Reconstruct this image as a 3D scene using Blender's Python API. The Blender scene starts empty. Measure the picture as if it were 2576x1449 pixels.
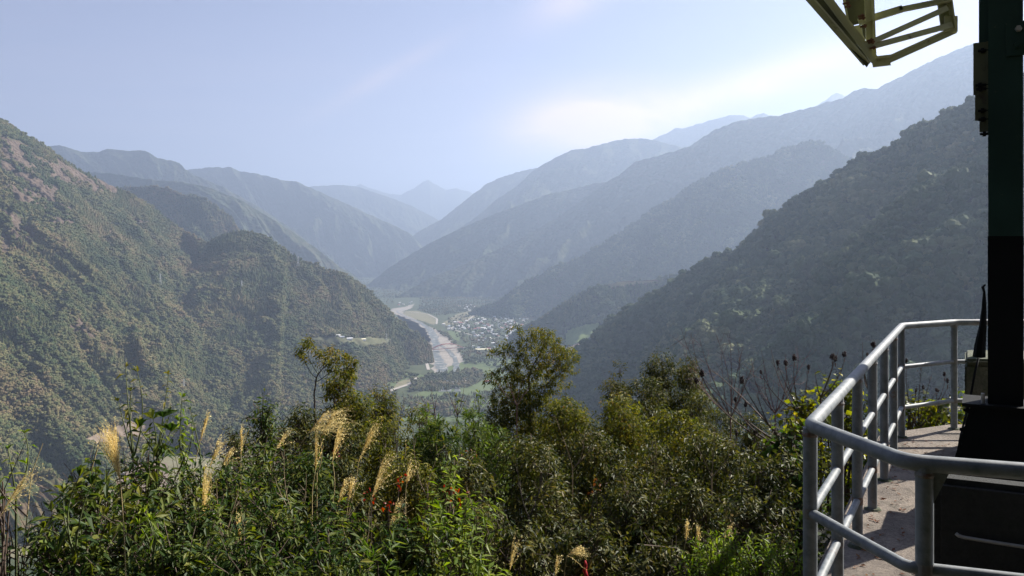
import bpy, math, random
import numpy as np
from mathutils import Vector
from mathutils.bvhtree import BVHTree
R = math.radians
sc = bpy.context.scene

# ------------------------------------------------------------------ camera, sky, sun, exposure
F = 2060.0; CX = 1288.0; HY = 600.0; CZ = 1.75          # focal length, centre and horizon in picture units (2576 wide)
cam_d = bpy.data.cameras.new("camera"); cam = bpy.data.objects.new("camera", cam_d)
sc.collection.objects.link(cam); sc.camera = cam
cam.location = (0, 0, CZ); cam.rotation_euler = (R(90), 0, 0)
cam_d.sensor_width = 36; cam_d.lens = 36 * F / 2576
cam_d.shift_y = -(724.5 - HY) / 2576
cam_d.clip_start = 0.05; cam_d.clip_end = 60000

SUN_EL, SUN_AZ = 37.0, 58.0                              # azimuth measured from straight ahead (+Y) towards the right (+X)
world = bpy.data.worlds.new("World"); sc.world = world; world.use_nodes = True
wn = world.node_tree; wn.nodes.clear()
def N(t, kind, **kw):
    n = t.nodes.new(kind)
    for k, v in kw.items():
        if k.startswith('_'): setattr(n, k[1:], v)
        else: n.inputs[k].default_value = v
    return n
def L(t, a, b): t.links.new(a, b)
def math_n(t, op, a, b=None, c=None, clamp=False):
    n = t.nodes.new('ShaderNodeMath'); n.operation = op; n.use_clamp = clamp
    for i, v in enumerate((a, b, c)):
        if v is None: continue
        if isinstance(v, (int, float)): n.inputs[i].default_value = v
        else: t.links.new(v, n.inputs[i])
    return n.outputs[0]
sky = wn.nodes.new('ShaderNodeTexSky'); sky.sky_type = 'NISHITA'; sky.sun_disc = False
sky.sun_elevation = R(SUN_EL); sky.sun_rotation = R(SUN_AZ)
sky.air_density = 1.0; sky.dust_density = 1.2; sky.ozone_density = 2.5; sky.altitude = 900
tc = wn.nodes.new('ShaderNodeTexCoord'); sep = wn.nodes.new('ShaderNodeSeparateXYZ'); L(wn, tc.outputs['Generated'], sep.inputs[0])
X, Y, Z = sep.outputs
# thin high cloud: sheets at 8 km, so the pattern lives on a plane overhead
zc = math_n(wn, 'MAXIMUM', Z, 0.02)
comb = wn.nodes.new('ShaderNodeCombineXYZ')
L(wn, math_n(wn, 'DIVIDE', X, zc), comb.inputs[0]); L(wn, math_n(wn, 'DIVIDE', Y, zc), comb.inputs[1])
mp = N(wn, 'ShaderNodeMapping'); mp.inputs['Rotation'].default_value = (0, 0, R(-35)); mp.inputs['Scale'].default_value = (0.35, 1.1, 1)
L(wn, comb.outputs[0], mp.inputs[0])
n1 = N(wn, 'ShaderNodeTexNoise', Scale=1.0, Detail=9, Roughness=0.62, Distortion=0.5); L(wn, mp.outputs[0], n1.inputs['Vector'])
r1 = N(wn, 'ShaderNodeMapRange', **{'From Min': 0.46, 'From Max': 0.82}); L(wn, n1.outputs[0], r1.inputs[0])
def bank(az, el, wa, we, tilt, amp):
    """soft cloud bank around a compass direction"""
    a = math_n(wn, 'ARCTAN2', X, Y); e = math_n(wn, 'ARCSINE', Z)
    da = math_n(wn, 'SUBTRACT', a, R(az)); de = math_n(wn, 'SUBTRACT', e, R(el))
    c, s = math.cos(R(tilt)), math.sin(R(tilt))
    u = math_n(wn, 'ADD', math_n(wn, 'MULTIPLY', da, c), math_n(wn, 'MULTIPLY', de, s))
    v = math_n(wn, 'SUBTRACT', math_n(wn, 'MULTIPLY', de, c), math_n(wn, 'MULTIPLY', da, s))
    q = math_n(wn, 'ADD', math_n(wn, 'POWER', math_n(wn, 'ABSOLUTE', math_n(wn, 'DIVIDE', u, R(wa))), 2), math_n(wn, 'POWER', math_n(wn, 'ABSOLUTE', math_n(wn, 'DIVIDE', v, R(we))), 2))
    return math_n(wn, 'MULTIPLY', math_n(wn, 'EXPONENT', math_n(wn, 'MULTIPLY', q, -1)), amp)
nb = N(wn, 'ShaderNodeTexNoise', Scale=5.0, Detail=8, Roughness=0.6, Distortion=0.8)
mb = N(wn, 'ShaderNodeMapping'); mb.inputs['Scale'].default_value = (1, 1, 3.0); mb.inputs['Rotation'].default_value = (0, R(-18), 0)
L(wn, tc.outputs['Generated'], mb.inputs[0]); L(wn, mb.outputs[0], nb.inputs['Vector'])
soft = math_n(wn, 'ADD', math_n(wn, 'MULTIPLY', nb.outputs[0], 2.4), -0.35, clamp=True)
banks = bank(5.4, 7.9, 5.2, 1.9, 6, 1.7)
for args in ((15.5, 10.0, 6.5, 1.2, 15, 0.7), (26, 12.5, 10, 1.8, 16, 0.25), (4.3, 16.2, 3.6, 1.2, 22, 0.38), (-9, 11.0, 5, 0.55, 30, 0.22), (24, 9, 10, 1.2, 24, 0.2)):
    banks = math_n(wn, 'ADD', banks, bank(*args))
cl = math_n(wn, 'MULTIPLY', banks, soft)
cl = math_n(wn, 'ADD', cl, math_n(wn, 'MULTIPLY', r1.outputs[0], 0.07), clamp=True)
mixc = wn.nodes.new('ShaderNodeMixRGB'); mixc.inputs[2].default_value = (11.8, 8.7, 7.6, 1)
L(wn, cl, mixc.inputs[0])
tint = wn.nodes.new('ShaderNodeMixRGB'); tint.blend_type = 'MULTIPLY'; tint.inputs[0].default_value = 1; tint.inputs[2].default_value = (1.0, 0.82, 0.92, 1)
L(wn, sky.outputs[0], tint.inputs[1])
veil = wn.nodes.new('ShaderNodeMixRGB'); veil.inputs[2].default_value = (4.6, 4.9, 7.0, 1)      # thin high veil, thickest low down
vz = N(wn, 'ShaderNodeMapRange', **{'From Min': 0.5, 'From Max': 0.04, 'To Min': 0.0, 'To Max': 0.55}); vz.interpolation_type = 'SMOOTHSTEP'; L(wn, Z, vz.inputs[0])
L(wn, vz.outputs[0], veil.inputs[0]); L(wn, tint.outputs[0], veil.inputs[1]); L(wn, veil.outputs[0], mixc.inputs[1])
bg = wn.nodes.new('ShaderNodeBackground'); bg.inputs[1].default_value = 0.041
wo = wn.nodes.new('ShaderNodeOutputWorld'); L(wn, mixc.outputs[0], bg.inputs[0]); L(wn, bg.outputs[0], wo.inputs[0])

sun_d = bpy.data.lights.new("sun", 'SUN'); sun_d.energy = 5.0; sun_d.angle = R(0.5); sun_d.color = (1.0, 0.94, 0.85)
sun = bpy.data.objects.new("sun", sun_d); sc.collection.objects.link(sun)
sdir = Vector((math.cos(R(SUN_EL)) * math.sin(R(SUN_AZ)), math.cos(R(SUN_EL)) * math.cos(R(SUN_AZ)), math.sin(R(SUN_EL))))
sun.rotation_euler = sdir.to_track_quat('Z', 'Y').to_euler(); sun.location = (30, 20, 30)

vs = sc.view_settings; vs.view_transform = 'Standard'; vs.look = 'None'; vs.exposure = 1.42; vs.gamma = 1.0
sc.render.engine = 'CYCLES'
cy = sc.cycles; cy.use_denoising = True; cy.max_bounces = 8; cy.transparent_max_bounces = 8; cy.volume_bounces = 0
cy.diffuse_bounces = 3; cy.glossy_bounces = 2; cy.transmission_bounces = 3; cy.sample_clamp_indirect = 8
HAZE_DENSITY = 1.08e-4

# ------------------------------------------------------------------ helpers
rng = np.random.default_rng(7)
def W(px, py, dist):
    """point seen at picture position (px, py) at forward distance dist"""
    return np.array([(px - CX) / F * dist, dist, CZ + (HY - py) / F * dist])
def proj(P):
    P = np.asarray(P); y = np.maximum(P[..., 1], 0.1)
    return CX + F * P[..., 0] / y, HY - F * (P[..., 2] - CZ) / y
def link(o, parent=None):
    sc.collection.objects.link(o)
    if parent is not None: o.parent = parent
    return o
def tag(o, label=None, cat=None, group=None, kind=None):
    if label: o['label'] = label
    if cat: o['category'] = cat
    if group: o['group'] = group
    if kind: o['kind'] = kind
    return o
def empty(name, loc=(0, 0, 0)):
    o = bpy.data.objects.new(name, None); o.location = [float(v) for v in loc]; o.empty_display_size = 0.3
    return link(o)
def mesh_np(name, verts, faces, mat=None, parent=None, smooth=False, loose=False):
    """faces: (n,k) int array or list of such arrays; verts are world coordinates (made local to an Empty parent)"""
    verts = np.asarray(verts, dtype=np.float32).reshape(-1, 3)
    if parent is not None:
        p = parent
        while p is not None:
            verts = verts - np.array(p.location, dtype=np.float32); p = p.parent
    me = bpy.data.meshes.new(name)
    fl = faces if isinstance(faces, list) else [faces]
    fl = [np.asarray(f, dtype=np.int32) for f in fl if len(f)]
    me.vertices.add(len(verts)); me.vertices.foreach_set('co', verts.ravel())
    nl = sum(f.size for f in fl); nf = sum(len(f) for f in fl)
    if nf:
        me.loops.add(nl); me.loops.foreach_set('vertex_index', np.concatenate([f.ravel() for f in fl]))
        tot = np.concatenate([np.full(len(f), f.shape[1], dtype=np.int32) for f in fl])
        st = np.concatenate([[0], np.cumsum(tot)[:-1]]).astype(np.int32)
        me.polygons.add(nf); me.polygons.foreach_set('loop_start', st); me.polygons.foreach_set('loop_total', tot)
        me.polygons.foreach_set('use_smooth', np.full(nf, smooth))
    me.update(calc_edges=True)
    o = bpy.data.objects.new(name, me)
    if mat:
        for m in (mat if isinstance(mat, (list, tuple)) else [mat]): me.materials.append(m)
    return link(o, parent)
class MB:
    """collects simple solids and builds them as one mesh"""
    def __init__(s): s.v = []; s.q = []; s.t = []; s.n = 0
    def add(s, v, q=None, t=None):
        v = np.asarray(v, dtype=float).reshape(-1, 3)
        if q is not None and len(q): s.q.append(np.asarray(q) + s.n)
        if t is not None and len(t): s.t.append(np.asarray(t) + s.n)
        s.v.append(v); s.n += len(v)
    def box(s, c, size, ax=None):
        """c centre, size (sx,sy,sz), ax 3 axis rows"""
        ax = np.eye(3) if ax is None else np.asarray(ax, dtype=float)
        k = np.array([[x, y, z] for z in (-.5, .5) for y in (-.5, .5) for x in (-.5, .5)]) * np.asarray(size)
        s.add(np.asarray(c) + k @ ax, [[0, 2, 3, 1], [4, 5, 7, 6], [0, 1, 5, 4], [2, 6, 7, 3], [0, 4, 6, 2], [1, 3, 7, 5]])
    def bar(s, a, b, w, h, up=(0, 0, 1)):
        a, b = np.asarray(a, float), np.asarray(b, float); d = b - a; l = np.linalg.norm(d); d /= l
        x = np.cross(d, up); 
        if np.linalg.norm(x) < 1e-4: x = np.cross(d, (1, 0, 0))
        x /= np.linalg.norm(x); y = np.cross(x, d)
        s.box((a + b) / 2, (l, w, h), [d, x, y])
    def angle(s, a, b, w, t, up=(0, 0, 1), flip=1):
        """L-section steel angle: two thin legs"""
        a, b = np.asarray(a, float), np.asarray(b, float); d = b - a; l = np.linalg.norm(d); d /= l
        x = np.cross(d, up); x /= np.linalg.norm(x); y = np.cross(x, d)
        c = (a + b) / 2
        s.box(c + x * 0, (l, t, w), [d, x, y])
        s.box(c + x * flip * (w / 2 + t / 2 - 0.0) + y * (-w / 2 + t / 2), (l, w, t), [d, x, y])
    def tube(s, pts, rad, n=8, caps=True):
        pts = np.asarray(pts, float); m = len(pts); rad = np.broadcast_to(np.asarray(rad, float), (m,))
        d = np.gradient(pts, axis=0); d /= np.linalg.norm(d, axis=1)[:, None] + 1e-12
        ref = np.array([0, 0, 1.0]) if abs(d[:, 2]).mean() < 0.85 else np.array([1.0, 0.2, 0])
        x = np.cross(d, ref); x /= np.linalg.norm(x, axis=1)[:, None] + 1e-12; y = np.cross(d, x)
        an = np.arange(n) * 2 * np.pi / n
        ring = pts[:, None] + rad[:, None, None] * (np.cos(an)[None, :, None] * x[:, None] + np.sin(an)[None, :, None] * y[:, None])
        i = np.arange(m - 1)[:, None] * n; j = np.arange(n)[None]; k = (j + 1) % n
        q = np.stack([i + j, i + k, i + n + k, i + n + j], -1).reshape(-1, 4)
        v = ring.reshape(-1, 3)
        if caps:
            v = np.vstack([v, pts[0], pts[-1]]); b0 = m * n
            jj = np.arange(n); kk = (jj + 1) % n
            t = np.vstack([np.stack([kk, jj, np.full(n, b0)], 1), np.stack([(m - 1) * n + jj, (m - 1) * n + kk, np.full(n, b0 + 1)], 1)])
            s.add(v, q, t)
        else: s.add(v, q)
    def ball(s, c, r, n=8, m=6):
        th = np.linspace(0, np.pi, m + 1); an = np.arange(n) * 2 * np.pi / n
        r = np.broadcast_to(np.asarray(r, float), (3,))
        v = np.stack([np.sin(th)[:, None] * np.cos(an), np.sin(th)[:, None] * np.sin(an), np.cos(th)[:, None] * np.ones(n)], -1) * r + np.asarray(c)
        i = np.arange(m)[:, None] * n; j = np.arange(n)[None]; k = (j + 1) % n
        s.add(v, np.stack([i + j, i + n + j, i + n + k, i + k], -1).reshape(-1, 4))
    def build(s, name, mat, parent=None, smooth=False):
        fs = []
        if s.q: fs.append(np.vstack(s.q))
        if s.t: fs.append(np.vstack(s.t))
        return mesh_np(name, np.vstack(s.v), fs, mat, parent, smooth)
def smooth_by_angle(o, deg=40):
    me = o.data; me.polygons.foreach_set('use_smooth', np.ones(len(me.polygons), dtype=bool))
    try: me.set_sharp_from_angle(angle=R(deg))
    except Exception: pass

def nz(v): return v / (np.linalg.norm(v, axis=-1, keepdims=True) + 1e-9)
# gradient noise
def _h(ix, iy, seed):
    h = (ix.astype(np.int64) * 374761393 + iy.astype(np.int64) * 668265263 + seed * 2147483647) & 0xffffffff
    h = ((h ^ (h >> 13)) * 1274126177) & 0xffffffff
    return ((h ^ (h >> 16)) & 0xffff) / 65536.0
def perlin(x, y, seed=0):
    x = np.asarray(x, float); y = np.asarray(y, float)
    xi = np.floor(x); yi = np.floor(y); fx = x - xi; fy = y - yi
    u = fx * fx * fx * (fx * (fx * 6 - 15) + 10); v = fy * fy * fy * (fy * (fy * 6 - 15) + 10)
    def g(dx, dy):
        a = _h(xi + dx, yi + dy, seed) * 2 * np.pi
        return np.cos(a) * (fx - dx) + np.sin(a) * (fy - dy)
    return ((g(0, 0) * (1 - u) + g(1, 0) * u) * (1 - v) + (g(0, 1) * (1 - u) + g(1, 1) * u) * v) * 1.5
def fbm(x, y, seed=0, oct=4, gain=0.5):
    s = 0; a = 1.0
    for o in range(oct): s = s + a * perlin(x * 2 ** o, y * 2 ** o, seed + o * 17); a *= gain
    return s
def ridged(x, y, seed=0, oct=4):
    s = 0; a = 1.0; t = 0
    for o in range(oct): s = s + a * (1 - np.abs(perlin(x * 2 ** o, y * 2 ** o, seed + o * 31)) * 1.6); t += a; a *= 0.5
    return s / t
def inpoly(px, py, poly):
    px = np.asarray(px); inside = np.zeros(px.shape, bool); n = len(poly); j = n - 1
    for i in range(n):
        xi, yi = poly[i]; xj, yj = poly[j]
        c = ((yi > py) != (yj > py)) & (px < (xj - xi) * (py - yi) / (yj - yi + 1e-9) + xi)
        inside ^= c; j = i
    return inside

# ------------------------------------------------------------------ materials
def new_mat(name):
    m = bpy.data.materials.new(name); m.use_nodes = True
    t = m.node_tree; b = t.nodes['Principled BSDF']; return m, t, b
def ramp(t, stops, fac=None, interp='LINEAR'):
    n = t.nodes.new('ShaderNodeValToRGB'); n.color_ramp.interpolation = interp
    el = n.color_ramp.elements
    while len(el) < len(stops): el.new(0.5)
    for e, (p, c) in zip(el, stops): e.position = p; e.color = (*c, 1)
    if fac is not None: L(t, fac, n.inputs[0])
    return n.outputs[0]
def simple(name, col, rough=0.6, metal=0.0, var=0.0, scale=5.0, bump=0.0, col2=None):
    m, t, b = new_mat(name)
    b.inputs['Roughness'].default_value = rough; b.inputs['Metallic'].default_value = metal
    if var or col2:
        tcn = t.nodes.new('ShaderNodeTexCoord')
        n = N(t, 'ShaderNodeTexNoise', Scale=scale, Detail=6, Roughness=0.65); L(t, tcn.outputs['Object'], n.inputs['Vector'])
        c1 = tuple(max(0, c * (1 - var)) for c in col); c2 = col2 or tuple(min(1, c * (1 + var)) for c in col)
        L(t, ramp(t, [(0.35, c1), (0.65, c2)], n.outputs[0]), b.inputs['Base Color'])
        if bump:
            bp = N(t, 'ShaderNodeBump', Strength=bump, Distance=0.02); L(t, n.outputs[0], bp.inputs['Height']); L(t, bp.outputs[0], b.inputs['Normal'])
    else: b.inputs['Base Color'].default_value = (*col, 1)
    return m
def leaf_mat(name, stops, rough=0.4, trans=0.35, spec=0.15, by='island'):
    """leaf with a random tone per leaf, gloss on top and light coming through"""
    m, t, b = new_mat(name)
    if by == 'island':
        g = t.nodes.new('ShaderNodeNewGeometry'); f = g.outputs['Random Per Island']
    else:
        g = t.nodes.new('ShaderNodeObjectInfo'); f = g.outputs['Random']
    tcn = t.nodes.new('ShaderNodeTexCoord'); n = N(t, 'ShaderNodeTexNoise', Scale=1.6, Detail=3); L(t, tcn.outputs['Object'], n.inputs['Vector'])
    f2 = math_n(t, 'ADD', math_n(t, 'MULTIPLY', f, 0.72), math_n(t, 'MULTIPLY', math_n(t, 'SUBTRACT', n.outputs[0], 0.35), 0.8), clamp=True)
    c = ramp(t, stops, f2)
    L(t, c, b.inputs['Base Color']); b.inputs['Roughness'].default_value = rough
    b.inputs['Specular IOR Level'].default_value = spec
    tr = t.nodes.new('ShaderNodeBsdfTranslucent')
    hs = N(t, 'ShaderNodeHueSaturation', Saturation=1.15, Value=1.5); L(t, c, hs.inputs['Color']); L(t, hs.outputs[0], tr.inputs[0])
    mx = t.nodes.new('ShaderNodeMixShader'); mx.inputs[0].default_value = trans
    L(t, b.outputs[0], mx.inputs[1]); L(t, tr.outputs[0], mx.inputs[2])
    out = [n for n in t.nodes if n.type == 'OUTPUT_MATERIAL'][0]; L(t, mx.outputs[0], out.inputs[0])
    return m

def terrain_mat(name, cols, rock=(0.11, 0.082, 0.062), scale=1.0, brown=0.35, bump=1.0):
    """wooded slope: patches of green and brown crowns at tree size, bare rock where the 'bare' attribute says"""
    m, t, b = new_mat(name); b.inputs['Roughness'].default_value = 0.95; b.inputs['Specular IOR Level'].default_value = 0.1
    g = t.nodes.new('ShaderNodeNewGeometry')
    vo = N(t, 'ShaderNodeTexVoronoi', Scale=0.085 * scale, Randomness=1.0); L(t, g.outputs['Position'], vo.inputs['Vector'])
    n1 = N(t, 'ShaderNodeTexNoise', Scale=0.0035 * scale, Detail=7, Roughness=0.65); L(t, g.outputs['Position'], n1.inputs['Vector'])
    sp = t.nodes.new('ShaderNodeSeparateColor'); L(t, vo.outputs['Color'], sp.inputs[0])
    f = math_n(t, 'ADD', math_n(t, 'MULTIPLY', sp.outputs[0], 0.55), math_n(t, 'MULTIPLY', math_n(t, 'SUBTRACT', n1.outputs[0], 0.28), 1.1), clamp=True)
    c = ramp(t, cols, f)
    at = t.nodes.new('ShaderNodeAttribute'); at.attribute_name = 'bare'
    nr = N(t, 'ShaderNodeTexNoise', Scale=0.03, Detail=8, Roughness=0.75); L(t, g.outputs['Position'], nr.inputs['Vector'])
    rc = ramp(t, [(0.3, tuple(x * 0.45 for x in rock)), (0.7, tuple(x * 1.35 for x in rock))], nr.outputs[0])
    mx = t.nodes.new('ShaderNodeMixRGB'); L(t, c, mx.inputs[1]); L(t, rc, mx.inputs[2])
    k = math_n(t, 'MULTIPLY', math_n(t, 'SUBTRACT', math_n(t, 'ADD', at.outputs['Fac'], math_n(t, 'MULTIPLY', nr.outputs[0], 0.9)), 0.75), 4.0, clamp=True)
    L(t, k, mx.inputs[0]); L(t, mx.outputs[0], b.inputs['Base Color'])
    bp = N(t, 'ShaderNodeBump', Strength=bump, Distance=7.0); L(t, math_n(t, 'SUBTRACT', 1.0, vo.outputs['Distance']), bp.inputs['Height'])
    vo2 = None
    L(t, bp.outputs[0], b.inputs['Normal'])
    return m
GREENS = [(0.0, (0.022, 0.040, 0.016)), (0.35, (0.042, 0.060, 0.022)), (0.62, (0.072, 0.075, 0.032)), (0.85, (0.11, 0.078, 0.048)), (1.0, (0.13, 0.085, 0.055))]
FARG = [(0.0, (0.025, 0.04, 0.02)), (0.5, (0.05, 0.06, 0.03)), (1.0, (0.09, 0.08, 0.05))]
M_near_left = terrain_mat('wooded_slope', GREENS)
M_near_right = terrain_mat('shaded_wooded_slope', [(0, (0.012, 0.022, 0.012)), (0.5, (0.02, 0.032, 0.015)), (1, (0.04, 0.04, 0.025))])  # darker copy of the wooded slope, shade put into the colour
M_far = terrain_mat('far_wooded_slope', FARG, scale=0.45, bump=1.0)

# ------------------------------------------------------------------ hills and mountains
FLOOR = -400.0
RIDGES = {}
def ridge(name, pts, length, tan, rot=0, nu=300, nv=140, amp=70, lam=350, mat=None, seed=1, back=500, bare=None, crest=3.0, curve=0.0, relax=None):
    """a mountain flank: crest line from (px, py, distance), falling away both sides with ravines between spurs"""
    pts = np.array(pts, float); t0 = np.concatenate([[0], np.cumsum(np.abs(np.diff(pts[:, 0])) + 0.6 * np.abs(np.diff(pts[:, 1])))])
    tt = np.linspace(0, t0[-1], nu)
    px = np.interp(tt, t0, pts[:, 0]); py = np.interp(tt, t0, pts[:, 1]); dd = np.interp(tt, t0, pts[:, 2])
    C = np.stack([(px - CX) / F * dd, dd, CZ + (HY - py) / F * dd], 1)
    d = -C[:, :2] / np.linalg.norm(C[:, :2], axis=1)[:, None]
    if isinstance(rot, tuple): rot = np.interp(np.linspace(0, 1, nu), np.linspace(0, 1, len(rot)), rot)
    a = np.radians(np.broadcast_to(np.asarray(rot, float), (nu,))); ca, sa = np.cos(a), np.sin(a); d = np.stack([d[:, 0] * ca - d[:, 1] * sa, d[:, 0] * sa + d[:, 1] * ca], 1)
    u = np.concatenate([[0], np.cumsum(np.linalg.norm(np.diff(C[:, :2], axis=0), axis=1))])
    if relax is not None: zt_ = np.where(px < relax[0], np.maximum(C[:, 2], relax[1]), C[:, 2])
    nb_ = max(6, nv // 8)
    s = np.concatenate([-np.linspace(back, back / nb_, nb_), length * (np.linspace(0, 1, nv) ** 1.15)])
    S, U = np.meshgrid(s, u)
    P = np.zeros(S.shape + (3,)); P[..., :2] = C[:, None, :2] + d[:, None, :] * S[..., None]
    A = np.minimum(np.abs(S) * 0.42, amp)
    warp = fbm(U / lam * 0.6, S / lam * 0.6, seed + 5, 3) * 0.55
    rg = ridged(U / lam + warp, S / (lam * 3.2) + warp * 0.4, seed, 5)
    if isinstance(tan, tuple): tan = np.interp(np.linspace(0, 1, nu), np.linspace(0, 1, len(tan)), tan)[:, None]
    zc0 = C[:, None, 2]
    if relax is not None: w_ = np.clip(S / 350, 0, 1); zc0 = zc0 * (1 - w_) + zt_[:, None] * w_
    z = zc0 - tan * np.abs(S) * (1 + curve * np.abs(S) / length) - A * (1.0 - rg) * 1.9
    z = z + fbm(U / 60.0, S / 60.0, seed + 9, 3) * np.minimum(np.abs(S) * .06, amp * 0.08) + crest * fbm(U / (lam * .12), S / (lam * .12), seed + 3, 4)
    P[..., 2] = np.maximum(z, FLOOR - 12)
    nuu, nvv = S.shape
    i = np.arange(nuu - 1)[:, None] * nvv; j = np.arange(nvv - 1)[None]
    q = np.stack([i + j, i + j + 1, i + nvv + j + 1, i + nvv + j], -1).reshape(-1, 4)
    z4 = P[..., 2].reshape(-1)[q].max(1); q = q[z4 > FLOOR - 11.5]
    o = mesh_np(name, P.reshape(-1, 3), q, mat, None, smooth=True); tag(o, kind='structure')
    at = o.data.attributes.new('bare', 'FLOAT', 'POINT')
    val = np.zeros(P.shape[:2])
    if bare:
        X_, Y_ = proj(P)
        for poly in bare: val[inpoly(X_, Y_, poly)] = 0.62
        for _ in range(2):
            val[1:-1, 1:-1] = (val[1:-1, 1:-1] * 2 + val[:-2, 1:-1] + val[2:, 1:-1] + val[1:-1, :-2] + val[1:-1, 2:]) / 6
    at.data.foreach_set('value', val.ravel().astype(np.float32))
    RIDGES[name] = (P, q, o)
    return o

bareL = [[(0, 340), (60, 360), (120, 420), (150, 480), (120, 520), (60, 520), (0, 470)],
         [(0, 520), (60, 545), (95, 590), (70, 640), (0, 650)], [(140, 395), (200, 430), (210, 470), (160, 460)],
         [(90, 480), (180, 520), (190, 570), (120, 570)], [(150, 770), (190, 790), (260, 840), (250, 860), (190, 850)],
         [(0, 360), (300, 470), (290, 500), (180, 470), (40, 420)], [(170, 860), (240, 880), (230, 910)], [(330, 530), (380, 560), (340, 570)]]
ridge('left_mountain', [(-1100, -120, 1900), (-420, 90, 2300), (-250, 190, 2400), (-100, 270, 2500), (0, 304, 2560), (73, 349, 2640), (109, 370, 2680), (138, 388, 2710), (178, 415, 2750), (211, 433, 2780), (250, 451, 2820), (283, 467, 2850),
      (310, 481, 2880), (349, 504, 2900), (395, 533, 2930), (435, 561, 2950), (461, 583, 2960), (494, 600, 2880), (535, 626, 2860), (600, 672, 2820), (700, 740, 2780), (780, 805, 2740), (860, 885, 2700), (940, 960, 2660)],
      1900, (0.58, 0.57, 0.54, 0.47, 0.40, 0.38), rot=13, nu=680, nv=400, amp=60, lam=330, mat=M_near_left, seed=3, bare=bareL, crest=4)
ridge('left_spur', [(520, 618, 2784), (527, 611, 2780), (560, 592, 2770), (585, 583, 2765), (610, 580, 2760), (643, 586, 2750), (676, 599, 2740), (709, 626, 2730), (742, 645, 2720), (768, 661, 2715), (807, 675, 2710),
      (847, 682, 2700), (880, 700, 2700), (920, 728, 2700), (950, 755, 2690), (975, 782, 2680), (1000, 806, 2680), (1040, 832, 2680), (1070, 855, 2680), (1084, 872, 2680), (1092, 925, 2680)],
      1500, (0.42, 0.41, 0.43, 0.5, 0.75, 1.1), rot=(-14, -4, 6, 13, 17), relax=(720, 6), nu=360, nv=280, amp=36, lam=300, mat=M_near_left, seed=14, crest=3)
ridge('left_wooded_hill', [(240, 500, 4300), (303, 473, 4250), (333, 470, 4200), (412, 471, 4150), (428, 477, 4130), (461, 490, 4100), (501, 493, 4080), (521, 504, 4060), (544, 520, 4040), (580, 543, 4020), (593, 566, 4000), (612, 605, 3980), (640, 660, 3960), (690, 740, 3950)],
      900, 0.62, rot=18, nu=260, nv=150, amp=60, lam=300, mat=M_near_left, seed=21, bare=[[(425, 540), (450, 540), (455, 580), (430, 580)], [(505, 520), (520, 520), (520, 535), (505, 535)], [(560, 540), (600, 570), (590, 600)]], crest=4)
ridge('left_middle_ridge', [(120, 440, 6300), (200, 432, 6200), (280, 436, 6100), (380, 452, 6000), (460, 458, 5950), (520, 470, 5900), (600, 500, 5850), (700, 560, 5800), (790, 620, 5750), (850, 668, 5700), (900, 700, 5700)],
      1500, 0.55, rot=20, nu=320, nv=140, amp=110, lam=520, mat=M_far, seed=31, crest=6)
ridge('left_far_ridge', [(-120, 345, 8300), (30, 352, 8200), (112, 369, 8100), (152, 365, 8000), (204, 382, 8000), (250, 382, 8000), (270, 374, 8000), (316, 379, 8000), (353, 378, 8000), (372, 382, 7950), (395, 397, 7900), (428, 403, 7900), (451, 410, 7900), (465, 425, 7850), (488, 440, 7800), (560, 470, 7700), (650, 520, 7600), (740, 580, 7500), (820, 650, 7400)],
      2600, 0.5, rot=20, nu=420, nv=160, amp=250, lam=700, mat=M_far, seed=41, crest=7)
ridge('left_distant_ridge', [(400, 440, 10200), (471, 427, 10100), (527, 421, 10000), (560, 421, 10000), (580, 420, 9900), (602, 431, 9900), (639, 435, 9800), (662, 441, 9800), (700, 450, 9700), (728, 456, 9700), (745, 456, 9650), (774, 469, 9600), (830, 494, 9500), (880, 516, 9450), (930, 540, 9400), (990, 566, 9300), (1035, 590, 9200), (1080, 640, 9100)],
      3600, 0.42, rot=22, nu=420, nv=170, amp=330, lam=900, mat=M_far, seed=51, crest=8)
ridge('valley_head_ridge', [(740, 480, 14500), (790, 468, 14400), (850, 465, 14300), (900, 469, 14200), (930, 480, 14000), (990, 500, 13800), (1040, 520, 13600), (1100, 552, 13400), (1150, 590, 13200)],
      3500, 0.38, rot=10, nu=220, nv=90, amp=240, lam=1200, mat=M_far, seed=61, crest=10)
ridge('far_peak', [(840, 520, 19000), (870, 480, 19000), (905, 463, 19000), (940, 476, 19000), (985, 489, 19000), (1010, 489, 19000), (1040, 474, 19000), (1062, 459, 19000), (1078, 452, 19000), (1095, 464, 19000), (1120, 477, 19000), (1150, 474, 19000), (1185, 484, 19000), (1230, 520, 19000), (1290, 560, 19000)],
      4200, 0.42, rot=5, nu=240, nv=80, amp=380, lam=1500, mat=M_far, seed=71, crest=14)
# right side, far to near
ridge('right_distant_range', [(1560, 420, 10500), (1640, 352, 10400), (1680, 333, 10300), (1700, 323, 10300), (1730, 320, 10200), (1765, 309, 10000), (1800, 299, 9800), (1840, 289, 9600), (1870, 290, 9500), (1888, 297, 9500), (1905, 288, 9400), (1922, 285, 9300), (1940, 290, 9300), (1975, 300, 9200), (2035, 276, 9100), (2075, 253, 9000), (2092, 238, 9000), (2104, 234, 9000), (2120, 238, 9000), (2138, 252, 9000), (2200, 270, 9000)],
      2600, 0.5, rot=-15, nu=360, nv=110, amp=240, lam=900, mat=M_far, seed=81, crest=10)
ridge('right_upper_valley_ridge', [(900, 700, 9800), (960, 655, 9900), (1010, 612, 10000), (1060, 578, 10100), (1110, 552, 10200), (1160, 512, 10300), (1196, 484, 10400), (1225, 462, 10400), (1255, 448, 10400), (1300, 433, 10300), (1335, 425, 10300), (1400, 415, 10200)],
      2600, 0.55, rot=-30, nu=300, nv=120, amp=250, lam=700, mat=M_far, seed=91, crest=9)
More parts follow.
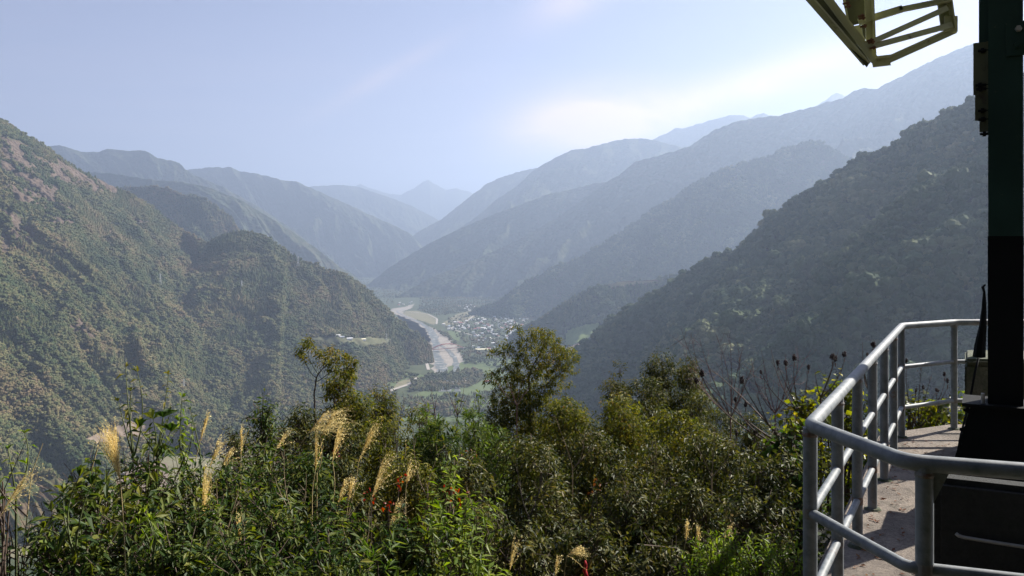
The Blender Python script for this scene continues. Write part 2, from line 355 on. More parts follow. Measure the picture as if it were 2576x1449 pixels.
ridge('right_fourth_ridge', [(960, 690, 8200), (1040, 640, 8300), (1130, 590, 8400), (1200, 545, 8400), (1245, 505, 8500), (1300, 468, 8500), (1340, 430, 8500), (1372, 410, 8500), (1400, 395, 8500), (1440, 377, 8400), (1480, 372, 8400), (1540, 355, 8400), (1580, 349, 8400), (1612, 348, 8400), (1645, 352, 8300), (1720, 372, 8200), (1850, 400, 8000), (2000, 430, 8000)],
      2400, 0.55, rot=-32, nu=380, nv=140, amp=260, lam=650, mat=M_far, seed=101, crest=8)
ridge('right_high_ridge', [(1000, 745, 5600), (1080, 700, 5700), (1180, 660, 5800), (1300, 605, 5900), (1400, 548, 6000), (1470, 500, 6050), (1530, 455, 6100), (1560, 438, 6100), (1600, 406, 6100), (1680, 385, 6000), (1735, 368, 5900), (1790, 330, 5900), (1850, 306, 5800), (1900, 297, 5800), (1960, 290, 5700), (2040, 270, 5600), (2080, 257, 5600), (2120, 247, 5500), (2150, 228, 5500), (2175, 221, 5500), (2205, 224, 5400), (2250, 200, 5300), (2300, 175, 5200), (2370, 140, 5100), (2440, 113, 5000), (2520, 80, 4900), (2620, 50, 4800), (2700, 40, 4800)],
      2500, 0.6, rot=-34, nu=620, nv=240, amp=240, lam=520, mat=M_far, seed=111, crest=7)
ridge('right_valley_spur', [(870, 745, 6900), (930, 712, 6900), (980, 672, 6900), (1030, 642, 6900), (1080, 612, 6900), (1150, 578, 6850), (1250, 536, 6800), (1310, 514, 6750), (1380, 488, 6700), (1440, 476, 6700), (1490, 462, 6600), (1532, 457, 6500), (1600, 470, 6400)],
      1900, 0.6, rot=-32, nu=340, nv=130, amp=130, lam=450, mat=M_far, seed=121, crest=6)
ridge('right_middle_spur', [(1180, 790, 4300), (1260, 752, 4300), (1330, 704, 4300), (1420, 662, 4350), (1480, 638, 4350), (1540, 600, 4400), (1600, 560, 4400), (1650, 522, 4400), (1700, 497, 4400), (1750, 462, 4350), (1810, 431, 4300), (1870, 411, 4250), (1930, 395, 4200), (1985, 368, 4200), (2030, 360, 4200), (2070, 361, 4150), (2140, 400, 4100), (2200, 425, 4000), (2300, 400, 3900), (2420, 350, 3800), (2560, 320, 3700)],
      1900, 0.6, rot=-36, nu=480, nv=230, amp=150, lam=360, mat=M_far, seed=131, crest=5)
ridge('right_low_hill', [(1280, 850, 2900), (1330, 815, 2900), (1375, 792, 2900), (1400, 773, 2900), (1460, 738, 2880), (1500, 722, 2860), (1560, 708, 2840), (1640, 704, 2800), (1720, 694, 2750), (1800, 688, 2700), (1950, 690, 2600)],
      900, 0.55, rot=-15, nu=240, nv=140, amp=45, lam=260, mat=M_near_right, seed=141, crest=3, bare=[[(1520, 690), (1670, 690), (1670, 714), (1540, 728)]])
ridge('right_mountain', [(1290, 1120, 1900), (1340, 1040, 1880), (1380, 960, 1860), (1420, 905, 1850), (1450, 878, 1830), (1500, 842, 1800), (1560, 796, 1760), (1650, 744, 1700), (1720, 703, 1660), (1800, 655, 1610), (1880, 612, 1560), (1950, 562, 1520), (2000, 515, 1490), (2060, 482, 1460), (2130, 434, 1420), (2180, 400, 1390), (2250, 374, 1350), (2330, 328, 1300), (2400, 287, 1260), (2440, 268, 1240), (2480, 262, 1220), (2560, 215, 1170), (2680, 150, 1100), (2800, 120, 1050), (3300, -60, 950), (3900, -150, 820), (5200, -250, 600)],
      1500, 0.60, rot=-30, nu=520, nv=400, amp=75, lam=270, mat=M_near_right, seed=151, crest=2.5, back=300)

# ------------------------------------------------------------------ valley floor, river, roads and fields
def floor_pt(px, py, z=FLOOR):
    d = (CZ - z) * F / (py - HY); return np.array([(px - CX) / F * d, d, z])
def sheet(name, poly_px, lift, mat, z=FLOOR, kind='structure', rough=0):
    pts = [floor_pt(x, y, z + lift) for x, y in poly_px]
    if rough:                                                        # uneven natural edge
        q = []
        for a, b in zip(pts, pts[1:] + pts[:1]):
            k = max(1, int(np.linalg.norm(b - a) / 14)); nrm = np.array([-(b - a)[1], (b - a)[0], 0]) / (np.linalg.norm(b - a) + 1e-6)
            for j in range(k):
                p = a + (b - a) * j / k; q.append(p + nrm * rough * float(fbm(p[0] / 45, p[1] / 45, 5, 4)) * (1 if j else .3))
        pts = q
    import bmesh
    bm = bmesh.new(); f = bm.faces.new([bm.verts.new(p) for p in pts]); bmesh.ops.triangulate(bm, faces=[f])
    me = bpy.data.meshes.new(name); bm.normal_update()
    bmesh.ops.recalc_face_normals(bm, faces=bm.faces[:])
    bm.to_mesh(me); bm.free(); me.materials.append(mat)
    o = bpy.data.objects.new(name, me); link(o); tag(o, kind=kind); return o
def path_sheet(name, line, width, lift, mat, z=FLOOR):
    pts = np.array([floor_pt(x, y, z + lift) for x, y in line])
    t = np.concatenate([[0], np.cumsum(np.linalg.norm(np.diff(pts, axis=0), axis=1))])
    tt = np.linspace(0, t[-1], max(8, len(line) * 9)); P = np.stack([np.interp(tt, t, pts[:, k]) for k in range(3)], 1)
    for _ in range(3): P[1:-1] = (P[:-2] + P[1:-1] * 2 + P[2:]) / 4
    d = np.gradient(P, axis=0); nrm = np.stack([-d[:, 1], d[:, 0]], 1); nrm /= np.linalg.norm(nrm, axis=1)[:, None]
    w = np.interp(tt, t, np.broadcast_to(np.asarray(width, float), (len(line),))) / 2
    wa = 1 + .55 * fbm(P[:, 0] / 55, P[:, 1] / 55, 8, 3) * (mat.name == 'river_water'); wb = 1 + .55 * fbm(P[:, 0] / 55, P[:, 1] / 55, 28, 3) * (mat.name == 'river_water')
    A = P.copy(); B = P.copy(); A[:, :2] += nrm * (w * wa)[:, None]; B[:, :2] -= nrm * (w * wb)[:, None]
    n = len(P); V = np.vstack([A, B]); i = np.arange(n - 1)
    o = mesh_np(name, V, np.stack([i + n, i + n + 1, i + 1, i], 1), mat); tag(o, kind='structure'); return o
def field_mat(name, a, b_, rows=0.12, rot=0):
    m, t, b = new_mat(name); b.inputs['Roughness'].default_value = 0.95; b.inputs['Specular IOR Level'].default_value = 0.1
    g = t.nodes.new('ShaderNodeNewGeometry'); mpn = N(t, 'ShaderNodeMapping'); mpn.inputs['Rotation'].default_value = (0, 0, R(rot)); L(t, g.outputs['Position'], mpn.inputs[0])
    w = N(t, 'ShaderNodeTexWave', Scale=rows, Distortion=4.0, Detail=3); L(t, mpn.outputs[0], w.inputs['Vector'])
    n = N(t, 'ShaderNodeTexNoise', Scale=0.02, Detail=8, Roughness=0.7); L(t, g.outputs['Position'], n.inputs['Vector'])
    f = math_n(t, 'ADD', math_n(t, 'MULTIPLY', w.outputs[0], 0.12), math_n(t, 'SUBTRACT', math_n(t, 'MULTIPLY', n.outputs[0], 1.8), 0.55), clamp=True)
    L(t, ramp(t, [(0.0, a), (1.0, b_)], f), b.inputs['Base Color']); return m
M_floor = field_mat('valley_grass', (0.03, 0.045, 0.02), (0.10, 0.11, 0.055), 0.02)
M_gravel = field_mat('river_gravel', (0.20, 0.18, 0.155), (0.40, 0.36, 0.31), 0.03)
M_soil = field_mat('bare_soil', (0.13, 0.10, 0.075), (0.27, 0.21, 0.16), 0.05)
M_field = field_mat('green_field', (0.07, 0.10, 0.04), (0.13, 0.155, 0.065), 0.03, 30)
M_dry = field_mat('dry_field', (0.12, 0.11, 0.06), (0.26, 0.24, 0.15), 0.03, 70)
M_road = simple('pale_road', (0.34, 0.31, 0.27), 0.9)
M_water, t, b = new_mat('river_water'); b.inputs['Specular IOR Level'].default_value = 0.25; b.inputs['Roughness'].default_value = 0.5
g = t.nodes.new('ShaderNodeNewGeometry'); n = N(t, 'ShaderNodeTexNoise', Scale=0.05, Detail=9); L(t, g.outputs['Position'], n.inputs['Vector'])
L(t, ramp(t, [(0.42, (0.09, 0.105, 0.10)), (0.56, (0.15, 0.155, 0.14)), (0.64, (0.34, 0.33, 0.30))], n.outputs[0]), b.inputs['Base Color'])
bp = N(t, 'ShaderNodeBump', Strength=0.6, Distance=0.6); L(t, n.outputs[0], bp.inputs['Height']); L(t, bp.outputs[0], b.inputs['Normal'])
gx = np.concatenate([-np.geomspace(26000, 60, 60), np.linspace(-50, 50, 5), np.geomspace(60, 26000, 60)]); gy = np.linspace(560, 30000, 260)
GX, GY = np.meshgrid(gx, gy); GZ = np.full(GX.shape, FLOOR) 
nn = len(gx); i = np.arange(len(gy) - 1)[:, None] * nn; j = np.arange(nn - 1)[None]
o = mesh_np('valley_ground', np.stack([GX, GY, GZ], -1).reshape(-1, 3), np.stack([i + j, i + j + 1, i + nn + j + 1, i + nn + j], -1).reshape(-1, 4), M_floor); tag(o, kind='structure')

sheet('gravel_bed', [(1042, 764), (1020, 772), (985, 776), (984, 786), (1016, 798), (1050, 812), (1070, 830), (1081, 852), (1084, 872), (1080, 900), (1092, 935), (1108, 990), (1190, 990), (1172, 925), (1160, 893), (1150, 872), (1128, 850), (1105, 838), (1090, 826), (1062, 812), (1040, 800), (1018, 790), (1012, 783), (1035, 776)], 0.4, M_gravel, rough=11)
path_sheet('river', [(1022, 776), (996, 783), (1020, 796), (1060, 812), (1083, 830), (1092, 848), (1098, 866), (1096, 884), (1104, 905), (1112, 930), (1120, 985)], [9, 10, 11, 14, 30, 34, 24, 22, 30, 36, 36], 0.9, M_water)
path_sheet('river_channel', [(1098, 862), (1122, 876), (1142, 896), (1148, 915), (1150, 985)], [10, 14, 16, 18, 20], 1.1, M_water)
sheet('river_meadow', [(1020, 782), (1050, 782), (1088, 794), (1100, 806), (1092, 818), (1062, 808), (1035, 798), (1015, 790)], 0.8, M_dry, rough=9)
path_sheet('river_road', [(1028, 784), (1075, 789), (1100, 802), (1098, 815)], [9, 9, 9, 9], 1.3, M_road)
path_sheet('village_road', [(1230, 768), (1190, 795), (1170, 812), (1130, 826), (1170, 838), (1215, 850), (1250, 852)], [9] * 7, 0.8, M_road)
path_sheet('bank_road', [(1078, 862), (1068, 875), (1070, 900), (1078, 930)], [10] * 4, 1.3, M_road)
sheet('village_field', [(1110, 815), (1150, 790), (1230, 770), (1240, 776), (1180, 806), (1130, 820)], 0.5, M_dry)
sheet('village_plot', [(1125, 832), (1160, 836), (1155, 858), (1130, 850)], 0.5, M_field)
sheet('near_field', [(1010, 1010), (1060, 985), (1180, 968), (1270, 930), (1300, 960), (1290, 1040), (1180, 1060), (1010, 1060)], 0.5, M_field)
sheet('terraced_field', [(1120, 925), (1180, 905), (1260, 890), (1300, 900), (1275, 928), (1180, 955), (1130, 950)], 0.6, M_field)
path_sheet('dirt_track', [(975, 985), (1000, 976), (1030, 966), (1050, 950)], [14, 12, 12, 10], 0.9, M_road)
sheet('riverside_field', [(985, 982), (1030, 968), (1054, 948), (1046, 945), (1000, 962)], 0.5, M_dry)
sheet('scrub_terrace', [(870, 925), (1000, 930), (1070, 945), (1000, 968), (960, 1010), (860, 1010), (800, 960)], 0.45, M_field)
sheet('bottom_field', [(-120, 1190), (60, 1158), (180, 1150), (300, 1152), (480, 1130), (700, 1120), (740, 1200), (600, 1300), (300, 1380), (-150, 1420)], 0.5, M_dry)
sheet('bottom_soil', [(250, 1180), (300, 1160), (420, 1165), (430, 1230), (300, 1240), (235, 1215)], 0.9, M_soil)
sheet('bottom_green', [(60, 1165), (180, 1155), (250, 1160), (230, 1185), (120, 1190)], 0.9, M_field)

# clearings laid on the wooded slopes
def drape(name, ridge_name, poly, mat, lift=2.0, step=5.0):
    P, q, o = RIDGES[ridge_name]
    bvh = BVHTree.FromPolygons([tuple(v) for v in P.reshape(-1, 3)], q.tolist())
    xs = np.array([p[0] for p in poly]); ys = np.array([p[1] for p in poly])
    gx = np.arange(xs.min(), xs.max() + step, step); gy = np.arange(ys.min(), ys.max() + step * 0.5, step * 0.5)
    V = []; idx = -np.ones((len(gx), len(gy)), int)
    for a, x in enumerate(gx):
        for c, y in enumerate(gy):
            if not inpoly(np.array([x]), np.array([y]), poly)[0]: continue
            dv = Vector(((x - CX) / F, 1, (HY - y) / F)).normalized()
            h = bvh.ray_cast(Vector((0, 0, CZ)), dv)
            if h[0] is None: continue
            idx[a, c] = len(V); V.append(np.array(h[0]) + np.array([0, -lift * 0.4, lift]))
    Q = []
    for a in range(len(gx) - 1):
        for c in range(len(gy) - 1):
            k = [idx[a, c], idx[a, c + 1], idx[a + 1, c + 1], idx[a + 1, c]]
            if min(k) >= 0:
                ys_ = [V[m][1] for m in k]
                if max(ys_) - min(ys_) < 260: Q.append(k)
    if Q:
        o = mesh_np(name, np.array(V), np.array(Q), mat, None, True); tag(o, kind='structure')
CLEAR = [[(770, 852), (820, 847), (880, 851), (930, 849), (990, 854), (975, 866), (920, 873), (865, 871), (810, 863)], [(205, 1110), (260, 1085), (330, 1062), (400, 1050), (450, 1068), (470, 1090), (430, 1105), (300, 1112), (240, 1130)],
         [(1415, 870), (1425, 832), (1470, 818), (1510, 812), (1512, 830), (1490, 850), (1440, 872)], [(1415, 874), (1500, 848), (1508, 874), (1440, 905)]]
M_clear = field_mat('clearing_grass', (0.05, 0.06, 0.03), (0.16, 0.15, 0.085), 0.03, 20)
drape('hillside_clearing', 'left_spur', CLEAR[0], M_clear, 3, 5)
drape('hillside_soil', 'left_mountain', CLEAR[1], M_soil, 3, 6)
M_lit = field_mat('lit_field', (0.13, 0.17, 0.055), (0.24, 0.29, 0.10), 0.03, 30)  # brighter copy of the field green, sunlight put into the colour
drape('hillside_green_field', 'right_low_hill', CLEAR[2], M_lit, 3, 4)
drape('hillside_ploughed_field', 'right_low_hill', [(1420, 874), (1492, 852), (1500, 872), (1440, 895)], M_soil, 2.5, 4)
drape('ridge_top_field', 'right_low_hill', [(1520, 712), (1560, 710), (1650, 706), (1660, 712), (1560, 722), (1535, 728)], M_dry, 3, 5)

# ------------------------------------------------------------------ woods: tree crowns on the slopes
def crown_proto(seed, conifer=False):
    """a crown of leaf clumps: lumpy cluster with gaps, unit width, unit height, foot at z=0"""
    r = np.random.default_rng(seed); V = []; T = []; n = 0
    lobes = [(r.normal(0, .17), r.normal(0, .17), r.uniform(.42, .85), r.uniform(.2, .32)) for _ in range(7)] + [(0, 0, .55, .36)]
    if conifer: lobes = [(r.normal(0, .04), r.normal(0, .04), z, .34 * (1.12 - z)) for z in np.linspace(.25, 1.0, 7)]
    for (x, y, z, rad) in lobes:
        nu_, mv = 7, 5; th = np.linspace(0.12, np.pi * .86, mv); an = np.arange(nu_) * 2 * np.pi / nu_ + r.random() * 6
        k0 = rad * .92 * (1 + r.normal(0, .16, (mv, nu_)))
        v = np.stack([np.sin(th)[:, None] * np.cos(an) * k0, np.sin(th)[:, None] * np.sin(an) * k0, np.cos(th)[:, None] * k0 * (.85 if not conifer else 1.3)], -1).reshape(-1, 3) + [x, y, z]
        V += list(v)
        for a_ in range(mv - 1):
            for b2 in range(nu_):
                p0 = n + a_ * nu_ + b2; p1 = n + a_ * nu_ + (b2 + 1) % nu_; T += [[p0, p0 + nu_, p1], [p1, p0 + nu_, p1 + nu_]]
        for b2 in range(1, nu_ - 1): T.append([n, n + b2, n + b2 + 1])
        n += mv * nu_
        k = 9 if not conifer else 7
        for _ in range(k):
            d = r.normal(size=3); d[2] = abs(d[2]) * 0.9 - 0.25; d /= np.linalg.norm(d)
            c = np.array([x, y, z]) + d * rad * np.array([1, 1, .75])
            nrm = d + r.normal(0, .28, 3); nrm /= np.linalg.norm(nrm)
            a = np.cross(nrm, r.normal(size=3)); a /= np.linalg.norm(a); b_ = np.cross(nrm, a); s_ = rad * r.uniform(.2, .38)
            V += [c + a * s_, c + b_ * s_ * .8, c - a * s_ * .9, c - b_ * s_ * .7]; T += [[n, n + 1, n + 2], [n, n + 2, n + 3]]; n += 4
    return np.array(V), np.array(T)
def trunk_geo():
    m = MB(); m.tube([(0, 0, -.15), (0, 0, .45)], [.05, .03], 4, False); return m
def forest_mat(name, stops, patch=0.006):
    m, t, b = new_mat(name); b.inputs['Roughness'].default_value = 0.85; b.inputs['Specular IOR Level'].default_value = 0.15
    oi = t.nodes.new('ShaderNodeObjectInfo'); n = N(t, 'ShaderNodeTexNoise', Scale=patch, Detail=4, Roughness=0.6); L(t, oi.outputs['Location'], n.inputs['Vector'])
    g = t.nodes.new('ShaderNodeNewGeometry')
    f = math_n(t, 'ADD', math_n(t, 'MULTIPLY', oi.outputs['Random'], 0.30), math_n(t, 'MULTIPLY', math_n(t, 'SUBTRACT', n.outputs[0], 0.26), 1.35))
    f = math_n(t, 'ADD', f, math_n(t, 'MULTIPLY', math_n(t, 'SUBTRACT', g.outputs['Random Per Island'], 0.5), 0.14), clamp=True)
    L(t, ramp(t, stops, f), b.inputs['Base Color']); return m
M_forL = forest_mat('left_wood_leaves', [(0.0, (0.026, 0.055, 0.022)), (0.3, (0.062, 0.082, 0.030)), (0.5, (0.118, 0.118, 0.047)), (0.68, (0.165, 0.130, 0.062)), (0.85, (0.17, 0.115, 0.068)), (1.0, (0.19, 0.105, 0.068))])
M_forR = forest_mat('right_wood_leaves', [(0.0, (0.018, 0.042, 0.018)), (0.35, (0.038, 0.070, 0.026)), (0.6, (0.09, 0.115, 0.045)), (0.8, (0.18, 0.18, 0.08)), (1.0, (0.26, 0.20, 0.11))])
def forest_tree_group():
    ng = bpy.data.node_groups.new('scatter_crowns', 'GeometryNodeTree')
    ng.interface.new_socket('Geometry', in_out='INPUT', socket_type='NodeSocketGeometry'); ng.interface.new_socket('Geometry', in_out='OUTPUT', socket_type='NodeSocketGeometry')
    gi = ng.nodes.new('NodeGroupInput'); go = ng.nodes.new('NodeGroupOutput')
    def attr(name, ty):
        n = ng.nodes.new('GeometryNodeInputNamedAttribute'); n.data_type = ty; n.inputs['Name'].default_value = name; return n.outputs['Attribute']
    pid = attr('proto', 'INT')
    def eq(v):
        c = ng.nodes.new('FunctionNodeCompare'); c.data_type = 'INT'; c.operation = 'EQUAL'
        ins = [s for s in c.inputs if s.type == 'INT']; ng.links.new(pid, ins[0]); ins[1].default_value = v; return c.outputs[0]
    pts = ng.nodes.new('GeometryNodeSeparateGeometry'); ng.links.new(gi.outputs[0], pts.inputs[0]); ng.links.new(eq(0), pts.inputs['Selection'])
    gti = ng.nodes.new('GeometryNodeGeometryToInstance')
    for k in (4, 3, 2, 1):
        s = ng.nodes.new('GeometryNodeSeparateGeometry'); ng.links.new(gi.outputs[0], s.inputs[0]); ng.links.new(eq(k), s.inputs['Selection']); ng.links.new(s.outputs[0], gti.inputs[0])
    iop = ng.nodes.new('GeometryNodeInstanceOnPoints'); ng.links.new(pts.outputs[0], iop.inputs['Points']); ng.links.new(gti.outputs[0], iop.inputs['Instance'])
    iop.inputs['Pick Instance'].default_value = True
    ng.links.new(attr('pick', 'INT'), iop.inputs['Instance Index']); ng.links.new(attr('rot', 'FLOAT_VECTOR'), iop.inputs['Rotation']); ng.links.new(attr('scl', 'FLOAT_VECTOR'), iop.inputs['Scale'])
    ng.links.new(iop.outputs[0], go.inputs[0]); return ng
NG = forest_tree_group()
def forest(name, pos, size, mat, label, cat='trees', conifer=0.25, seed=1, hs=1.0):
    """pos (n,3) tree feet, size (n,) crown width in metres"""
    r = np.random.default_rng(seed); n = len(pos)
    Vs, Fs, pr = [], [], []; k = 0
    for p in range(4):
        v, f = crown_proto(100 + p, conifer=(p == 3)); Vs.append(v); Fs.append(f + k); pr.append(np.full(len(v), p + 1)); k += len(v)
    verts = np.vstack(Vs + [pos]); o = mesh_np(name, verts, np.vstack(Fs), mat)
    me = o.data
    a = me.attributes.new('proto', 'INT', 'POINT'); a.data.foreach_set('value', np.concatenate(pr + [np.zeros(n)]).astype(np.int32))
    pick = r.integers(0, 3, n); size = size * (1 + .45 * np.clip(fbm(pos[:, 0] / 90, pos[:, 1] / 90, seed + 40, 3), -.8, 1)); pick[fbm(pos[:, 0] / 170, pos[:, 1] / 170, seed + 60, 3) + r.normal(0, .15, n) > .55 - conifer * 1.1] = 3
    a = me.attributes.new('pick', 'INT', 'POINT'); a.data.foreach_set('value', np.concatenate([np.zeros(k), pick]).astype(np.int32))
    rot = np.zeros((k + n, 3)); rot[k:, 2] = r.uniform(0, 6.28, n); rot[k:, :2] = r.normal(0, .08, (n, 2))
    a = me.attributes.new('rot', 'FLOAT_VECTOR', 'POINT'); a.data.foreach_set('vector', rot.astype(np.float32).ravel())
    sc_ = np.ones((k + n, 3)); sc_[k:, 0] = size; sc_[k:, 1] = size * r.uniform(.85, 1.15, n)
    sc_[k:, 2] = size * np.where(pick == 3, r.uniform(.85, 1.25, n), r.uniform(.7, 1.15, n)) * hs
    a = me.attributes.new('scl', 'FLOAT_VECTOR', 'POINT'); a.data.foreach_set('vector', sc_.astype(np.float32).ravel())
    md = o.modifiers.new('crowns', 'NODES'); md.node_group = NG
    tag(o, label, cat, kind='stuff'); return o
def scatter_on(ridge_name, n, seed, smin, smax, exclude=(), ylim=1500):
    P, q, o = RIDGES[ridge_name]; r = np.random.default_rng(seed); V = P.reshape(-1, 3)
    a, b_, c, d = (V[q[:, k]] for k in range(4))
    cx, cyy = proj((a + c) / 2); ok = (cx > -60) & (cx < 2660) & (cyy < ylim) & (((a + c) / 2)[:, 2] > FLOOR - 4)
    # keep the slopes that face the view, as the others are hidden
    nrm = np.cross(c - a, d - b_); nrm *= np.sign(nrm[:, 2:3]); view = (a + c) / 2 - np.array([0, 0, CZ])
    facing = -(nrm * view).sum(1) / np.linalg.norm(nrm, axis=1) / np.linalg.norm(view, axis=1)
    ok &= facing > -0.12
    ar = np.linalg.norm(nrm, axis=1) * ok; 
    f = r.choice(len(q), n, p=ar / ar.sum()); u, v = r.random((2, n, 1))
    p = (a[f] * (1 - u) + b_[f] * u) * (1 - v) + (d[f] * (1 - u) + c[f] * u) * v
    X_, Y_ = proj(p); keep = np.ones(n, bool)
    for poly in exclude: keep &= ~inpoly(X_, Y_, poly)
    p = p[keep]; s_ = smin + (smax - smin) * r.random(len(p)) ** 1.6
    p[:, 2] -= s_ * 0.12
    return p, s_
def thin(ps, polys, frac, seed=5):
    p, s_ = ps; X_, Y_ = proj(p); r = np.random.default_rng(seed).random(len(p)); nz = fbm(p[:, 0] / 60, p[:, 1] / 60, seed, 3)
    kill = np.zeros(len(p), bool)
    for poly in polys: kill |= inpoly(X_, Y_, poly)
    keep = ~(kill & ((nz > -0.1) | (r < frac)))
    return p[keep], s_[keep]
ps = thin(scatter_on('left_mountain', 78000, 1, 6, 13, CLEAR[1:2], 1200), bareL, 0.5)
forest('left_mountain_wood', *ps, M_forL, 'green and brown wood covering the big left mountain', conifer=0.22, seed=1)
forest('left_spur_wood', *scatter_on('left_spur', 24000, 2, 7, 14, CLEAR[:1]), M_forL, 'wood on the dark spur left of the river', conifer=0.3, seed=2)
forest('left_hill_wood', *scatter_on('left_wooded_hill', 12000, 3, 9, 16), M_forL, 'hazy wood on the round hill behind the left mountain', seed=3)
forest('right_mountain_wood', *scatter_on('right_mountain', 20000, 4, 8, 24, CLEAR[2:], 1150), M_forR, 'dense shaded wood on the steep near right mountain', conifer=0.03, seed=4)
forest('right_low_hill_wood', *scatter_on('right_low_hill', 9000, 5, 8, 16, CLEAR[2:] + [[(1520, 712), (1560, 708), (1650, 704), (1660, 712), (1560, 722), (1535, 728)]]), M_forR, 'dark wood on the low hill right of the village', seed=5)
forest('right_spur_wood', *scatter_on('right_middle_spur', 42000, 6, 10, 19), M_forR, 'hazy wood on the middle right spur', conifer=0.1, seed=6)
# trees on the valley floor
def floor_trees(polys, n, seed, smin, smax):
    r = np.random.default_rng(seed); out = []
    for poly, k in polys:
        xs = [p[0] for p in poly]; ys = [p[1] for p in poly]; cnt = 0
        X_ = r.uniform(min(xs), max(xs), k * 6); Y_ = r.uniform(min(ys), max(ys), k * 6); m = inpoly(X_, Y_, poly)
        for x, y in list(zip(X_[m], Y_[m]))[:k]: out.append(floor_pt(x, y))
    p = np.array(out); return p, smin + (smax - smin) * r.random(len(p)) ** 1.5
ft = floor_trees([([(1030, 985), (1040, 960), (1100, 940), (1200, 930), (1230, 950), (1180, 975), (1100, 985)], 900), ([(1150, 880), (1240, 862), (1330, 860), (1330, 900), (1250, 925), (1170, 915)], 420),
                  ([(1120, 800), (1330, 770), (1380, 790), (1340, 860), (1180, 872), (1150, 850)], 900), ([(1060, 745), (1280, 745), (1300, 770), (1180, 785), (1100, 795), (1050, 780)], 2000), ([(880, 680), (1060, 690), (1080, 748), (940, 752)], 1800), ([(1060, 735), (1320, 735), (1300, 752), (1060, 752)], 900),
                  ([(870, 930), (1000, 935), (1060, 945), (1000, 965), (960, 1010), (860, 1010), (800, 960)], 550), ([(60, 1100), (240, 1140), (300, 1155), (180, 1160), (40, 1165)], 700),
                  ([(940, 740), (1000, 745), (990, 765), (950, 770)], 80), ([(1260, 740), (1400, 760), (1380, 830), (1300, 800)], 500),
                  ([(1010, 1000), (1290, 985), (1290, 1050), (1010, 1050)], 700), ([(1240, 925), (1420, 900), (1480, 1000), (1320, 1040), (1250, 980)], 500), ([(1090, 828), (1130, 840), (1150, 870), (1140, 868), (1110, 842)], 60),
                  ([(60, 1185), (150, 1180), (240, 1195), (180, 1210), (80, 1200)], 160), ([(-100, 1240), (150, 1280), (260, 1320), (-100, 1420)], 500), ([(430, 980), (700, 960), (1000, 985), (1000, 1120), (500, 1140), (440, 1080)], 5200)], 0, 9, 5.5, 12)
forest('valley_trees', *ft, M_forL, 'scattered trees and groves on the valley floor around the village', conifer=0.2, seed=9)
# ------------------------------------------------------------------ village, bridge, pylons
M_wall_w = simple('white_wall', (0.72, 0.70, 0.67), 0.8, var=0.1, scale=.3); M_wall_g = simple('grey_wall', (0.38, 0.36, 0.35), 0.8, var=0.2, scale=.3)
M_roofs = [simple('silver_roof', (0.55, 0.57, 0.60), 0.4, 0.3), simple('red_roof', (0.34, 0.07, 0.06), 0.6), simple('brown_roof', (0.22, 0.12, 0.10), 0.7), simple('white_roof', (0.78, 0.77, 0.75), 0.5), simple('blue_grey_roof', (0.25, 0.30, 0.36), 0.5), simple('cream_roof', (0.80, 0.74, 0.52), 0.6)]
RN = ['silver', 'red', 'brown', 'white', 'slate blue', 'cream']
def house_proto(name, roof, sx, sy, h, wall):
    root = empty(name, (0, 0, 0)); m = MB(); m.box((0, 0, h / 2), (sx, sy, h)); m.build('wall', wall, root)
    m = MB(); e = .6; rz = h + sy * .22
    v = [(-sx / 2 - e, -sy / 2 - e, h), (sx / 2 + e, -sy / 2 - e, h), (sx / 2 + e, sy / 2 + e, h), (-sx / 2 - e, sy / 2 + e, h), (-sx / 2 - e, 0, rz), (sx / 2 + e, 0, rz)]
    m.add(v, [[0, 1, 5, 4], [2, 3, 4, 5], [0, 3, 2, 1]], [[0, 4, 3], [1, 2, 5]]); m.build('roof', roof, root); return root
def copy_tree(o, loc, rz):
    c = o.copy(); sc.collection.objects.link(c); c.location = loc; c.rotation_euler = (0, 0, rz)
    for ch in o.children:
        d = ch.copy(); sc.collection.objects.link(d); d.parent = c
    return c
specs = [(0, 11, 8, 5, M_wall_w), (1, 12, 8, 5, M_wall_w), (2, 10, 8, 4.5, M_wall_g), (3, 13, 8, 6, M_wall_w), (4, 10, 7, 5, M_wall_w), (3, 22, 9, 6, M_wall_g)]
protos = [house_proto('house', M_roofs[r_], sx, sy, h, w) for r_, sx, sy, h, w in specs]; used = [False] * 6
areas = [([(1115, 818), (1190, 802), (1330, 788), (1322, 822), (1250, 830), (1130, 832)], 105, 'the main village cluster', 'houses in the main village cluster'), ([(1185, 828), (1300, 826), (1290, 858), (1200, 862)], 45, 'the plots right of the bridge', 'houses on the plots right of the bridge'),
         ([(1150, 768), (1190, 766), (1210, 778), (1175, 784)], 20, 'the hamlet behind the village', 'houses of the upper hamlet'), ([(1185, 862), (1250, 864), (1250, 880), (1190, 880)], 6, 'the near bank beside the red bridge', 'houses on the near bank'),
         ([(990, 766), (1040, 757), (1045, 763), (1000, 771)], 6, 'the far upstream river bank', 'houses on the upstream bank')]
r = np.random.default_rng(12)
for poly, k, where, grp in areas:
    c = 0
    while c < k:
        x = r.uniform(min(p[0] for p in poly), max(p[0] for p in poly)); y = r.uniform(min(p[1] for p in poly), max(p[1] for p in poly))
        if not inpoly(np.array([x]), np.array([y]), poly)[0]: continue
        t_ = int(r.choice(6, p=[.25, .17, .13, .27, .10, .08])); p = floor_pt(x, y); rz = r.choice([.2, .5, 1.7, -.3]) + r.normal(0, .1)
        if used[t_]: o = copy_tree(protos[t_], p, rz)
        else: o = protos[t_]; o.location = p; o.rotation_euler = (0, 0, rz); used[t_] = True
        rn = RN[specs[t_][0]]; nm = 'long grey-walled building' if t_ == 5 else 'small house'
        tag(o, f'{nm} with a {rn} roof {"on" if "plots" in where or "bank" in where else "in"} {where}', 'house', f'{rn} roofed {"long buildings" if t_ == 5 else "houses"}: {grp}'); c += 1
